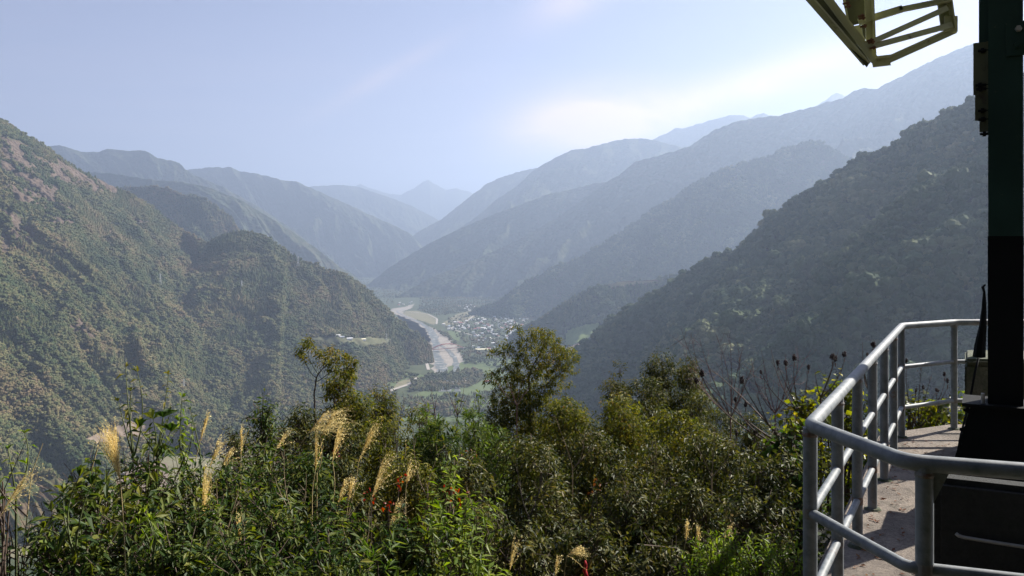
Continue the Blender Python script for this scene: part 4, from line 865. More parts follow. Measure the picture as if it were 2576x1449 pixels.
LM = {
 'dark': leaf_mat('dark_evergreen_leaf', [(0, (0.012, 0.026, 0.006)), (0.4, (0.048, 0.058, 0.012)), (0.78, (0.125, 0.118, 0.026)), (1, (0.21, 0.15, 0.05))], 0.5, 0.30, 0.16),
 'olive': leaf_mat('olive_leaf', [(0, (0.028, 0.048, 0.010)), (0.4, (0.085, 0.096, 0.017)), (0.75, (0.18, 0.165, 0.03)), (1, (0.28, 0.18, 0.05))], 0.5, 0.42, 0.14),
 'bright': leaf_mat('bright_green_leaf', [(0, (0.03, 0.065, 0.012)), (0.5, (0.09, 0.135, 0.022)), (1, (0.22, 0.245, 0.045))], 0.42, 0.45),
 'lime': leaf_mat('yellow_green_leaf', [(0, (0.06, 0.11, 0.015)), (0.5, (0.15, 0.21, 0.03)), (1, (0.27, 0.29, 0.06))], 0.45, 0.5),
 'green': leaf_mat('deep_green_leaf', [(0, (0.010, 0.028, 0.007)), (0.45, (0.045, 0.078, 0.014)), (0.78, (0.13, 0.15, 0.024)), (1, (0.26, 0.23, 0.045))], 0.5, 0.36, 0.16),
 'vine': leaf_mat('vine_leaf', [(0, (0.04, 0.065, 0.012)), (0.45, (0.11, 0.13, 0.02)), (0.85, (0.26, 0.24, 0.03)), (1, (0.30, 0.14, 0.03))], 0.4, 0.5),
 'red': leaf_mat('red_leaf', [(0, (0.16, 0.015, 0.012)), (0.6, (0.28, 0.04, 0.025)), (1, (0.26, 0.13, 0.04))], 0.4, 0.4),
 'rust': leaf_mat('rust_brown_leaf', [(0, (0.07, 0.025, 0.015)), (0.6, (0.15, 0.06, 0.025)), (1, (0.22, 0.12, 0.04))], 0.6, 0.3),
}
KIND = {  # leaf length, width, twig length, leaves per twig, droop, upward, spread
 'dark': (0.066, 0.025, 0.15, 8, 0.45, 0.35, .85), 'olive': (0.072, 0.022, 0.15, 8, 0.5, 0.4, .85), 'bright': (0.105, 0.021, 0.13, 12, 0.05, 1.0, .85),
 'lime': (0.085, 0.026, 0.24, 10, 0.35, 1.2, .85), 'green': (0.085, 0.030, 0.20, 8, 0.4, 0.6, .85), 'vine': (0.080, 0.078, 0.20, 5, 0.5, 0.4, .9), 'fern': (0.05, 0.014, 0.16, 14, 0.1, 1.2, .8), 'rust': (0.06, 0.028, 0.14, 7, 0.5, 0.3, .85)}
def shrub(px, py, Yd, wpx, kind, label, name='shrub', cat='shrub', dens=1.4, hgt=1.5, lobes=20, group=None, mat=None, ls=1.0, peak=0.38, stems=True):
    if kind == 'green': dens *= 1.3; lobes = 24; ls *= .85
    seed = int(px * 7 + py * 3 + Yd * 11); r = np.random.default_rng(seed)
    top = W(px, py, Yd); w = wpx / F * Yd; gz = float(ground_z(top[0], Yd)); H = min(top[2] - gz, hgt * w + 0.4)
    zb_ = top[2] - H; Ll, Lw, tl, k, dr, up, sp_ = KIND[kind]; Ll *= ls; Lw *= ls
    if Yd > 11: Ll *= 1.12; Lw *= 1.15
    C, Rr = [], []
    for q in range(lobes):
        t = r.random() ** 0.8 if q else 1.0; rr = w * r.uniform(.14, .23) * (1.0 if t < .8 else .8)
        rmax = (w * .5 - rr * .8) * (1 - peak * max(0, (t - .35) / .65) ** 1.6); an = r.uniform(0, 6.28); rad = rmax * math.sqrt(r.random()) if q else 0
        C.append((top[0] + rad * math.cos(an), Yd + rad * math.sin(an), zb_ + rr * .7 + (H - rr * 1.75) * t)); Rr.append(rr)
    C = np.array(C); Rr = np.array(Rr)
    area = (4 * np.pi * Rr ** 2).sum() * 0.62; nt = int(area / (Ll * Lw * .5 * k) * 1.05 * dens)
    li = r.choice(len(C), nt, p=Rr ** 2 / (Rr ** 2).sum()); d = nz(r.normal(size=(nt, 3)) + np.array([0, 0, .25]))
    rs = r.uniform(.62, 1.06, nt); inner = r.random(nt) < .22; rs[inner] *= .6
    bump = 1 + .22 * fbm(d[:, 0] * 2.2 + li, d[:, 2] * 2.2 + d[:, 1] * 1.7, seed % 97, 2)
    P = C[li] + d * (Rr[li] * rs * bump)[:, None] * np.array([1, 1, 1.12])
    dist = np.linalg.norm((P[:, None] - C[None]) / Rr[None, :, None], axis=2); dist[np.arange(nt), li] = 9
    keep = dist.min(1) > .66; P, d = P[keep], d[keep]
    keep = P[:, 2] > ground_z(P[:, 0], P[:, 1]); P, d = P[keep], d[keep]
    A = nz(d * .75 + np.array([0, 0, up]) + r.normal(0, .3, d.shape))
    V, T_ = twig_leaves(P, A, k, tl, Ll, Lw, r, dr, sp_, fine=Yd < 6.5, tip=0.45 if kind == 'bright' else 0)
    root = tag(empty(name, (top[0], Yd, gz)), label, cat, group)
    mesh_np('foliage', V, T_, mat or LM[kind if kind != 'fern' else 'lime'], root)
    if stems:
        m = MB(); base = np.array([top[0], Yd, gz - .05])
        for c, rr in zip(C, Rr):
            b0 = base + r.normal(0, .08, 3) * [1, 1, 0]; mid = (b0 + c) / 2 + r.normal(0, .08 * w, 3) * [1, 1, .4]; s_ = np.linspace(0, 1, 6)[:, None]
            pts = (1 - s_) ** 2 * b0 + 2 * s_ * (1 - s_) * mid + s_ ** 2 * (c + np.array([0, 0, rr * .6])); m.tube(pts, np.linspace(.012 + .006 * w, .004, 6), 5, False)
        sel = r.choice(len(P), min(len(P), 160), replace=False)
        for q in sel:
            m.tube([P[q] - A[q] * .18, P[q], P[q] + A[q] * tl * 1.3], [.004, .003, .0015], 3, False)
        m.build('stem', M_twig, root)
    return root
# --- evergreen bushes of the slope, far row to near row: (px, top py, distance, width, kind, label, extras)
S = [
 (1560, 918, 15.5, 100, 'dark', 'narrow dark bush, left hump of the tall dark clump right of the central tree', dict(hgt=2.2)),
 (1665, 884, 16, 140, 'dark', 'tallest dark bush of the clump between the central tree and the bare shrub', dict(hgt=2.2, peak=.65)),
 (1742, 902, 15.5, 120, 'dark', 'dark bush at the right end of the tall clump, behind the bare twigs', dict(hgt=2.2)),
 (1615, 960, 14.5, 200, 'dark', 'broad dark bush in front of the tall clump, right of the central tree', dict()),
 (1760, 990, 14, 220, 'dark', 'broad dark bush under the bare twiggy shrub', dict()),
 (1890, 1055, 11, 180, 'dark', 'dark bush left of the yellow vine, below the seed heads', dict()),
 (862, 955, 13, 110, 'olive', 'yellow-green drooping bush right beside the sparse left tree', dict(ls=1.2)),
 (905, 1000, 12.5, 150, 'olive', 'olive bush just right of the curved golden plume', dict()),
 (955, 985, 14, 90, 'olive', 'small round olive bush on the skyline left of the dry twigs', dict()),
 (1055, 1035, 13, 150, 'olive', 'low olive bush below the dry twigs, in front of the river', dict()),
 (1330, 1005, 14.6, 190, 'olive', 'olive bush around the foot of the central tree', dict(hgt=1.5)),
 (1245, 1012, 14.2, 150, 'olive', 'olive bush left of the foot of the central tree', dict()),
 (1425, 1012, 14.2, 160, 'olive', 'olive bush right of the foot of the central tree', dict()),
 (1400, 1015, 12.5, 260, 'olive', 'wide brownish olive bush below the central tree', dict()),
 (1560, 1010, 12.2, 240, 'olive', 'wide olive bush in front of the tall dark clump', dict()),
 (1710, 1045, 11.5, 260, 'olive', 'wide olive bush right of centre, in front of the bare twigs', dict()),
 (1180, 1045, 12.2, 190, 'bright', 'bright green bush with upright narrow leaves in the middle', dict(hgt=1.2)),
 (1072, 1042, 11, 95, 'bright', 'small fresh green bush topping the middle thicket', dict(hgt=1.4)),
 (1245, 1085, 10.4, 120, 'bright', 'fresh green rounded bush to the right of the middle, catching the sun', dict(hgt=1.3)),
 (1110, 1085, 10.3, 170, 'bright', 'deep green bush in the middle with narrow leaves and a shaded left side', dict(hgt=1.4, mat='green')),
 (765, 1030, 10.5, 120, 'dark', 'dark bush round the trunk of the sparse left tree', dict()),
 (715, 1085, 10, 110, 'dark', 'dark bush left of the sparse tree, behind the plumes', dict()),
 (660, 1020, 9.0, 75, 'green', 'slim upright leafy bush on the skyline left of the sparse tree', dict(hgt=2.6, peak=.75)),
 (590, 1095, 9.5, 70, 'dark', 'small dark round bush behind the straight plume at left', dict()),
 (840, 1075, 9.4, 180, 'dark', 'dark bush behind the curved golden plume', dict()),
 (965, 1070, 9.6, 190, 'olive', 'olive bush behind the two tall golden plumes', dict()),
 (1340, 1120, 9.2, 280, 'dark', 'broad glossy dark bush below the bright green one', dict()),
 (1490, 1085, 10, 260, 'dark', 'broad glossy dark bush right of centre', dict()),
 (1640, 1120, 9.4, 260, 'dark', 'broad glossy bush with silvery highlights between centre and railing', dict()),
 (1790, 1110, 9, 230, 'dark', 'glossy bush nearest the bent seed-head stems', dict()),
 (1935, 1150, 6.8, 210, 'dark', 'very dark bush directly left of the railing corner', dict()),
 (1180, 1170, 7.8, 190, 'dark', 'dark bush with red leaves among it, lower middle', dict()),
 (1020, 1160, 8, 190, 'olive', 'brownish bush behind the plumes in the lower middle', dict()),
 (880, 1170, 7.5, 180, 'dark', 'dark bush with thin dry stems left of the red leaves', dict()),
 (760, 1170, 7.2, 170, 'green', 'dark green bush below the curved plume', dict()),
 (1400, 1230, 7.4, 250, 'dark', 'dark bush low in the centre right, left of the dry forked twig', dict()),
 (1580, 1215, 7.6, 260, 'dark', 'dark bush low in the centre right, behind the dry forked twig', dict()),
 (1740, 1230, 7.4, 240, 'dark', 'dark bush behind the small plumes at lower right', dict()),
 (1880, 1260, 6.2, 220, 'dark', 'dark bush behind the pale fern-like plants', dict()),
 (1310, 1330, 6.0, 200, 'dark', 'shaded bush at the bottom right of the lime green stems', dict(hgt=1.3)),
 (1480, 1340, 6.2, 230, 'dark', 'shaded bush at the bottom edge behind the red ribbon', dict(hgt=1.3)),
 (1640, 1340, 6.2, 220, 'dark', 'shaded bush at the bottom edge left of the pale fern-like plants', dict(hgt=1.3)),
 (655, 1165, 6.8, 170, 'green', 'deep green leafy bush right of the straight plume at left', dict()),
 (560, 1200, 6.2, 170, 'green', 'deep green leafy bush under the trio of left plumes', dict()),
 (460, 1180, 5.6, 170, 'green', 'deep green leafy bush right of the big blurred plume', dict()),
 (370, 1140, 5.4, 150, 'green', 'tall leafy bush with large pointed leaves right of the big blurred plume', dict(ls=1.25)),
 (235, 1215, 5.0, 150, 'green', 'leafy bush left of the big blurred plume', dict(ls=1.3)),
 (330, 1270, 4.8, 180, 'green', 'leafy bush below the big blurred plume', dict(ls=1.2)),
 (140, 1310, 4.8, 150, 'green', 'loose leafy bush near the lower left corner', dict(ls=1.2, dens=.7)),
 (500, 1310, 5.0, 200, 'green', 'shaded leafy bush at the foot of the bent plume', dict()),
 (680, 1290, 5.4, 200, 'green', 'shaded leafy bush at the bottom left of centre', dict()),
 (840, 1300, 5.6, 200, 'green', 'shaded bush with broader leaves at the bottom, under the small plumes', dict(ls=1.25)),
 (1000, 1340, 5.4, 200, 'green', 'broad-leaved dark bush at the bottom centre', dict(ls=1.35)),
 (420, 1395, 4.5, 200, 'green', 'leafy bush at the bottom edge left of the thin plume stalk', dict(hgt=.8)),
 (620, 1390, 4.6, 200, 'green', 'dark leafy bush cut by the bottom edge at left', dict(hgt=.8)),
 (230, 1395, 4.4, 180, 'green', 'leafy bush cut by the bottom edge near the left corner', dict(hgt=.8)),
 (800, 1400, 4.8, 220, 'green', 'dark leafy bush cut by the bottom edge left of centre', dict(hgt=.8)),
 (20, 1330, 4.6, 150, 'lime', 'pale green weedy bush in the lower left corner', dict(dens=.7)),
 (-10, 1150, 4.2, 110, 'lime', 'pale yellow-green bush cut by the left edge', dict(dens=.8, hgt=1.0)),
 (1130, 1200, 6.0, 130, 'lime', 'tall yellow-green leafy stems in the lower middle', dict(hgt=1.8, dens=.7)),
 (1195, 1270, 5.8, 110, 'lime', 'yellow-green drooping stems right of the lower middle', dict(hgt=1.5, dens=.75)),
 (1075, 1295, 5.6, 140, 'lime', 'pale green leafy stems at the bottom, under the red leaves', dict(hgt=1.4, dens=.65)),
 (1180, 1380, 5.0, 170, 'lime', 'yellow-green leafy stems cut by the bottom edge at centre', dict(hgt=.9, dens=.65)),
 (950, 1400, 4.9, 150, 'bright', 'mid green bush cut by the bottom edge, left of the lime stems', dict(hgt=.8, dens=.8)),
 (1905, 1385, 4.6, 150, 'fern', 'pale fern-like plant at the lower right, next to the railing post', dict(name='fern', cat='fern')),
 (1800, 1395, 4.7, 150, 'fern', 'pale fern-like plant at the lower right, left one at the bottom edge', dict(name='fern', cat='fern')),
 (1985, 1410, 4.3, 130, 'fern', 'pale fern-like plant touching the foot of the railing corner', dict(name='fern', cat='fern')),
 (1838, 1365, 5.0, 70, 'fern', 'small pale fern-like tuft rising below the short plume', dict(name='fern', cat='fern', hgt=1.4)),
 (2020, 985, 8.6, 130, 'vine', 'yellow-green vine mound left of the railing, under the seed heads', dict(name='vine', cat='vine', dens=.9)),
 (2105, 955, 8.9, 120, 'vine', 'yellow-green vine climbing highest behind the sloping railing', dict(name='vine', cat='vine', dens=.9)),
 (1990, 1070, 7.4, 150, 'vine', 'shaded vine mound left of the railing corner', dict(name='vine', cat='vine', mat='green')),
 (2160, 1020, 7.7, 120, 'vine', 'vine seen between the posts of the sloping railing', dict(name='vine', cat='vine')),
 (2290, 1020, 8.7, 90, 'vine', 'vine behind the far railing corner post', dict(name='vine', cat='vine')),
 (2360, 1010, 8.8, 110, 'vine', 'yellow vine behind the far straight railing', dict(name='vine', cat='vine')),
 (2440, 1000, 8.9, 90, 'vine', 'vine behind the mossy pedestal', dict(name='vine', cat='vine')),
]
for px, py, Yd, w, kind, label, ex in S:
    if 'mat' in ex: ex['mat'] = LM[ex['mat']]
    shrub(px, py, Yd, w, kind, label, **ex)

# --- trees built limb by limb
def curve(a, b_, sag, r, n=7):
    a, b_ = np.asarray(a, float), np.asarray(b_, float); mid = (a + b_) / 2 + sag + r.normal(0, .09 * np.linalg.norm(b_ - a), 3); s_ = np.linspace(0, 1, n)[:, None]
    return (1 - s_) ** 2 * a + 2 * s_ * (1 - s_) * mid + s_ ** 2 * b_
def clump_tree(name, label, Yd, trunk_px, forks, clumps, kind, seed, r0=.055, dens=1.0, bare=0.0, mat=None, ls=1.0, spreadf=1.0, inner=(), step=.075, leafy=2):
    """tree grown towards its clumps of foliage; clumps: (px, py, radius px, depth offset); inner: bare twig zones"""
    r = np.random.default_rng(seed); base = W(*trunk_px[0], Yd); gz = float(ground_z(base[0], Yd)); root = tag(empty(name, (base[0], Yd, gz)), label, 'tree')
    nodes = [np.array([base[0], Yd, gz - .1])]; par = [-1]
    tp = [W(*p, Yd) for p in trunk_px]
    for q in tp:
        a = nodes[-1]; k = max(1, int(np.linalg.norm(q - a) / (step * 1.5)))
        for j in range(1, k + 1): nodes.append(a + (q - a) * j / k + (r.normal(0, .008, 3) if j < k else 0)); par.append(len(nodes) - 2)
    ntr = len(nodes); At, lf = [], []
    for i_, (cx, cy_, rp, dy) in enumerate(list(clumps) + list(inner)):
        rr = rp * spreadf / F * Yd; c = W(cx, cy_, Yd + dy + (r.normal(0, rr * .5) if dy == 0 else 0)); n_ = max(8, int((34 if i_ < len(clumps) else 12) * (rr / .2) ** 1.5))
        d = nz(r.normal(size=(n_, 3))) * (r.random((n_, 1)) ** .4) * rr * np.array([1, 1.1, .7]); At.append(c + d); lf.append(np.full(n_, i_ < len(clumps) and r.random() > bare))
    At = np.vstack(At); lf = np.concatenate(lf); alive = np.ones(len(At), bool); NA = np.array(nodes)[ntr - max(2, ntr // 6):]; off = ntr - len(NA); leafn = {}
    for it in range(160):
        if not alive.any(): break
        idx = np.where(alive)[0]; D = np.linalg.norm(At[idx][:, None] - NA[None], axis=2); near = D.argmin(1); dm = D.min(1)
        kill = dm < step * 1.3
        for q in np.where(kill)[0]:
            if lf[idx[q]]: leafn[near[q] + off] = 1
        alive[idx[kill]] = False; idx, near = idx[~kill], near[~kill]
        if not len(idx): break
        new, np_ = [], []
        for nd in np.unique(near):
            v = nz(At[idx[near == nd]] - NA[nd]).sum(0); v = nz(v) + r.normal(0, .22, 3) + np.array([0, 0, .12]); p = NA[nd] + nz(v) * step
            if np.linalg.norm(NA - p, axis=1).min() < step * .35: continue
            new.append(p); np_.append(nd + off)
        if not new: break
        nodes += new; par += np_; NA = np.vstack([NA, new])
    Nd = np.array(nodes); n = len(Nd); rad = np.zeros(n); kids = [[] for _ in range(n)]
    for i in range(n - 1, 0, -1): kids[par[i]].append(i)
    for i in range(n - 1, -1, -1): rad[i] = (sum(rad[k] ** 2.35 for k in kids[i]) ** (1 / 2.35)) if kids[i] else .0026
    rad *= r0 / rad[ntr - 1] if rad[ntr - 1] > r0 else 1.0; rad = np.maximum(rad, .0022); rad[:ntr] = np.linspace(r0 * 1.45, rad[ntr - 1], ntr)
    m = MB(); m.tube(Nd[:ntr], rad[:ntr], 8, False); m.build('trunk', M_bark, root, True)
    m = MB()
    def chain(i0, i):
        pts = [Nd[i0], Nd[i]]; rs = [min(rad[i0], rad[i] * 1.25), rad[i]]; st = []
        while kids[i]:
            ks = sorted(kids[i], key=lambda k: -rad[k]); st += [(i, k) for k in ks[1:]]; i = ks[0]; pts.append(Nd[i]); rs.append(rad[i])
        P_ = np.array(pts)
        if len(P_) > 3: P_[1:-1] = (P_[:-2] + P_[1:-1] * 2 + P_[2:]) / 4
        m.tube(P_, rs, 5 if rs[0] > .008 else 3, False); return st
    stack = [(i, k) for i in range(ntr) for k in kids[i] if k >= ntr]
    while stack: stack += chain(*stack.pop())
    m.build('limbs', M_bark, root)
    P, A = [], []; Ll, Lw, tl, k, dr, up, sp_ = KIND[kind]; Ll *= ls; Lw *= ls
    gen = np.zeros(n, int)
    for i in range(n - 1, 0, -1):
        if i in leafn: gen[i] = max(gen[i], leafy + 1)
        gen[par[i]] = max(gen[par[i]], gen[i] - 1)
    for i in range(ntr, n):
        if gen[i] > 0:
            v = Nd[i] - Nd[par[i]]
            for _ in range(max(1, int(2.8 * dens + r.random()))): P.append(Nd[i] + r.normal(0, .02, 3)); A.append(nz(v) + r.normal(0, .5, 3) + [0, 0, up * .35])
    P = np.array(P); A = np.array(A); V, T_ = twig_leaves(P, A, 6, tl * .6, Ll * .9, Lw, r, dr, sp_); mesh_np('crown', V, T_, mat or LM[kind], root); return root
clump_tree('broadleaf_tree', 'spreading tree with open olive crown standing in the centre against the valley', 14.5, [(1332, 1010), (1332, 985), (1330, 960)], [(1330, 985), (1322, 950), (1340, 935), (1352, 915), (1310, 925), (1380, 945), (1290, 930)],
 [(1298, 826, 15, 0), (1312, 838, 20, .1), (1340, 838, 24, 0), (1368, 842, 24, -.1), (1388, 848, 18, .1), (1330, 862, 30, .2), (1368, 868, 30, -.2), (1272, 868, 20, 0), (1292, 880, 26, .1), (1255, 884, 18, 0), (1236, 890, 12, -.1), (1322, 892, 30, 0), (1356, 898, 32, .2), (1392, 885, 24, .1), (1412, 884, 22, 0), (1428, 900, 22, -.1), (1452, 892, 13, 0), (1440, 912, 18, .1), (1416, 925, 26, .1), (1388, 918, 28, -.1), (1350, 935, 28, -.3), (1382, 952, 26, .1), (1300, 915, 22, -.1), (1266, 930, 16, 0), (1240, 945, 20, .1), (1224, 955, 14, -.2), (1262, 962, 22, .2), (1300, 965, 30, -.2), (1340, 975, 34, .2), (1380, 985, 26, -.2), (1322, 995, 34, -.4), (1285, 990, 26, .2), (1415, 975, 13, 0), (1400, 862, 10, 0), (1250, 1000, 26, .1), (1290, 1015, 34, -.2), (1340, 1015, 36, 0), (1385, 1015, 30, .1), (1420, 945, 18, 0), (1300, 945, 24, .3), (1365, 925, 24, .3), (1282, 905, 18, .2), (1445, 935, 12, 0), (1395, 870, 26, -.1), (1425, 885, 24, .1), (1440, 905, 20, 0), (1400, 940, 26, .1), (1370, 845, 20, 0), (1345, 850, 24, .2), (1400, 905, 30, 0), (1375, 890, 28, .25)],
 'olive', 5, r0=.048, dens=1.1, ls=1.0)
clump_tree('sparse_tree', 'thin forked tree with few leaves and bare twigs standing at the left of centre', 12.0, [(795, 1060), (792, 1010), (790, 990)], [(791, 1000), (788, 985), (795, 972), (784, 968)],
 [(768, 858, 11, 0), (780, 868, 12, .1), (756, 882, 11, 0), (750, 895, 7, 0), (795, 890, 8, .1), (812, 876, 9, 0), (826, 886, 13, -.1), (840, 890, 13, 0), (858, 898, 16, .1), (875, 912, 14, 0), (888, 926, 13, -.1), (880, 942, 11, .1), (842, 915, 13, .1), (765, 905, 6, 0), (820, 905, 6, .2), (846, 940, 9, .1)],
 'olive', 8, r0=.05, dens=.9, ls=1.15, bare=.05, spreadf=1.25, inner=[(770, 940, 26, 0), (755, 915, 14, 0), (800, 930, 26, .1), (790, 905, 20, 0), (835, 950, 26, -.1), (815, 925, 18, 0), (748, 890, 8, 0), (862, 938, 12, 0)], step=.06, leafy=1)
clump_tree('young_tree', 'little flat-topped young tree on the skyline right of the central tree', 14.0, [(1425, 1010), (1423, 985)], [(1423, 985)], [(1418, 962, 9, 0), (1430, 968, 9, 0), (1408, 970, 7, 0)], 'olive', 18, r0=.02, dens=1.0)

# --- bare and seed-head shrubs
def bare_shrub(name, label, Yd, base_px, tips, seed, mat=M_redtwig, r0=.012, side=4, heads=None, cat='shrub', spread=.16):
    r = np.random.default_rng(seed); b = W(*base_px, Yd); gz = min(float(ground_z(b[0], Yd)), b[2] - .05); root = tag(empty(name, (b[0], Yd, gz)), label, cat); m = MB()
    m.tube([np.array([b[0], Yd, gz]), b], [r0 * 1.3, r0], 6, False)
    for (tx, ty, dy) in tips:
        e = W(tx, ty, Yd + dy); l = np.linalg.norm(e - b); pts = curve(b, e, np.array([(e - b)[0] * .12, 0, -l * .12]), r, 10); m.tube(pts, np.linspace(r0 * .75, r0 * .2, 10), 5, False)
        for _ in range(side):
            i_ = r.integers(3, 9); p = pts[i_]; d = nz(nz(e - b) + r.normal(0, .75, 3)); ll = l * r.uniform(.5, 1.4) * spread; q = curve(p, p + d * ll, np.zeros(3), r, 5); m.tube(q, np.linspace(r0 * .3, r0 * .1, 5), 4, False)
            if r.random() < .6: m.tube([q[2], q[2] + nz(d + r.normal(0, .6, 3)) * ll * .5], [r0 * .15, r0 * .08], 3, False)
    m.build('twig', mat, root)
    if heads:
        for (hx, hy, hw, hh, dy) in heads:
            c = W(hx, hy, Yd + dy); rw = hw / F * Yd / 2; rh = hh / F * Yd / 2; V, Fq = [], []
            mm = MB()
            for _ in range(46):
                d = nz(r.normal(size=3)); t = d[2]; p = c + d * np.array([rw, rw, rh]) * r.uniform(.4, .95) * (1 - .25 * (t < 0) * abs(t)); mm.ball(p, rw * r.uniform(.25, .42), 5, 3)
            mm.build('seed_head', M_seed, root)
            e = c + np.array([0, 0, -rh]); mm = MB(); mm.tube([e, e - [0.0, 0, rh * 1.0]], [.005, .006], 5, False); mm.build('head_stalk', M_twig, root)
    return root
M_straw = simple('dry_stem', (0.24, 0.18, 0.11), 0.8, var=0.3, scale=20)
M_seed = simple('dark_seed_head', (0.028, 0.014, 0.012), 0.9, var=0.5, scale=60)
bare_shrub('bare_shrub', 'tall bare reddish shrub rising above the dark clump, left of the seed heads', 11.5, (1838, 1050), [(1712, 822, 0), (1738, 835, .2), (1760, 850, .3), (1800, 840, .1), (1835, 838, 0), (1870, 870, -.2), (1900, 900, -.3), (1720, 880, .3), (1775, 900, 0), (1745, 920, .2), (1855, 860, .2), (1815, 880, .2), (1880, 925, .2)], 31, side=7, r0=.009, spread=.2)
# seed-head shrubs near the railing
bare_shrub('seed_head_shrub', 'leaning shrub with dark seed heads on long arching stems left of the railing corner', 8.0, (1990, 1130), [(1768, 950, 0), (1760, 968, .2), (1868, 965, -.2), (1840, 1000, 0), (1905, 990, 0), (1790, 930, .2)], 32, mat=M_twig, r0=.014, side=3,
  heads=[(1766, 940, 12, 26, 0), (1752, 958, 13, 20, .2), (1867, 957, 11, 28, -.2), (1850, 1006, 8, 16, .1), (1876, 1018, 9, 18, 0), (1853, 1090, 8, 20, -.1), (1880, 1068, 8, 18, .1), (1899, 1088, 8, 22, 0)], spread=.1)
bare_shrub('seed_head_shrub', 'dark seed-head shrub at the middle of the group above the vine', 8.7, (2015, 1040), [(1957, 920, 0), (1975, 918, .1), (1998, 905, 0), (2032, 930, .1), (1915, 935, -.1), (1940, 880, .2)], 33, mat=M_twig, r0=.011, side=3,
  heads=[(1957, 912, 10, 22, 0), (1976, 913, 12, 18, .1), (1998, 900, 12, 22, 0), (2034, 924, 9, 16, .1), (1914, 937, 7, 14, -.1)], spread=.12)
bare_shrub('seed_head_shrub', 'seed-head shrub with the biggest clustered head just left of the sloping rail', 8.5, (2065, 1000), [(2098, 905, 0), (2125, 900, .1), (2110, 880, .2), (2050, 930, 0)], 34, mat=M_twig, r0=.010, side=3,
  heads=[(2094, 898, 13, 22, 0), (2102, 903, 10, 20, .08), (2124, 892, 11, 18, .1)], spread=.12)
bare_shrub('seed_head_shrub', 'seed-head stem rising behind the sloping rail', 8.4, (2185, 980), [(2196, 875, 0), (2182, 900, .1), (2170, 860, .2)], 35, mat=M_twig, r0=.009, side=2,
  heads=[(2197, 868, 12, 18, 0), (2182, 892, 7, 10, .1), (2198, 884, 7, 8, 0)], spread=.12)
bare_shrub('seed_head_shrub', 'seed-head stems behind the far railing between the two end posts', 8.6, (2310, 1080), [(2280, 915, 0), (2318, 925, .1), (2345, 940, 0), (2380, 945, .2), (2388, 965, .1), (2355, 985, 0), (2305, 980, .2)], 36, mat=M_twig, r0=.009, side=3,
  heads=[(2280, 908, 8, 15, 0), (2317, 918, 11, 14, .1), (2376, 942, 8, 16, .2), (2384, 958, 7, 20, .1), (2357, 982, 10, 12, 0), (2322, 975, 7, 14, .2), (2304, 983, 6, 14, .2)], spread=.12)
bare_shrub('dry_shrub', 'dry leafless forked shrub on the skyline below the river', 12.5, (1095, 1045), [(1055, 990, 0), (1085, 975, .1), (1100, 1000, 0), (1062, 1020, 0)], 37, r0=.009, side=3)
bare_shrub('dry_shrub', 'dry leafless stems leaning in a V just right of the river mouth', 12.2, (1150, 1045), [(1120, 975, 0), (1168, 968, .1), (1180, 990, 0), (1143, 985, 0)], 38, r0=.008, side=2)
bare_shrub('dry_shrub', 'tall dry reddish stalks tangled in front of the central tree', 11.5, (1300, 1020), [(1230, 925, 0), (1262, 930, .1), (1318, 945, 0), (1345, 950, .2), (1285, 950, 0)], 39, r0=.007, side=3)
bare_shrub('dry_shrub', 'pale forked dry twig standing in front of the dark bushes right of centre', 6.2, (1485, 1400), [(1500, 1210, 0), (1510, 1260, .1), (1520, 1340, 0), (1450, 1330, .1), (1530, 1370, .1)], 40, mat=M_twig, r0=.008, side=3)
bare_shrub('dry_shrub', 'purple-brown bare twigs between the seed heads and the dark bush', 9.5, (1950, 1040), [(1890, 900, 0), (1915, 880, .2), (1925, 925, 0), (1975, 890, .1), (2005, 870, .2), (1960, 950, 0), (1900, 960, .1), (2040, 880, .3)], 41, r0=.008, side=6, spread=.25)
bare_shrub('dry_shrub', 'thin dry twigs sticking out near the lower left corner', 4.6, (60, 1420), [(130, 1290, 0), (100, 1230, .1), (20, 1300, .1), (170, 1350, 0)], 42, mat=M_twig, r0=.004, side=3)

# --- leafy shoots standing above the left thicket
def shoot(label, Yd, base_px, tips, seed, Ln=.10, Wd=.028, start=.35, step=.035, mat='green', name='leafy_shoot', group=None, r0=.007):
    r = np.random.default_rng(seed); b = W(*base_px, Yd); gz = float(ground_z(b[0], Yd)); gz = min(gz, b[2] - .05); root = tag(empty(name, (b[0], Yd, gz)), label, 'plant', group); m = MB(); B, D, Q = [], [], []
    for (tx, ty) in tips:
        e = W(tx, ty, Yd + r.uniform(-.15, .15)); g_ = np.array([b[0], Yd, gz]); pts = np.vstack([g_[None], curve(b, e, np.array([(b - e)[0] * .15, 0, 0]), r, 12)]); m.tube(pts, np.linspace(r0, r0 * .3, 13), 5, False)
        l = np.linalg.norm(e - b); n_ = int(l * (1 - start) / step)
        for j in range(n_):
            f = start + (1 - start) * j / n_; p = pts[1:][int(f * 11)] + (e - b) / 12 * (f * 11 % 1); an = j * 2.4; B.append(p); D.append([math.cos(an), math.sin(an), .35 - r.random() * 1.0]); Q.append([r.normal(0, .4), r.normal(0, .4), 1])
        for _ in range(6): B.append(e); D.append([r.normal(), r.normal(), 1.5]); Q.append([r.normal(), r.normal(), 1])
    m.build('stem', M_greenstem, root); s_ = r.uniform(.5, 1.1, len(B)); V, T_ = leaves_mesh(np.array(B), np.array(D, float), np.array(Q, float), Ln * s_, Wd * s_, .35, True); mesh_np('leaves', V, T_, LM[mat], root); return root
shoot('tallest leafy shoots at the left, bunched stems with a dead leaf on top', 5.6, (335, 1150), [(316, 925), (330, 985), (345, 935), (298, 1010), (322, 1040)], 51, .085, .026, .3, .05, 'olive')
shoot('straight shoot with a bushy yellow-green tip, second from the left', 5.8, (400, 1130), [(424, 942), (430, 1030)], 52, .06, .02, .55, .022, 'olive')
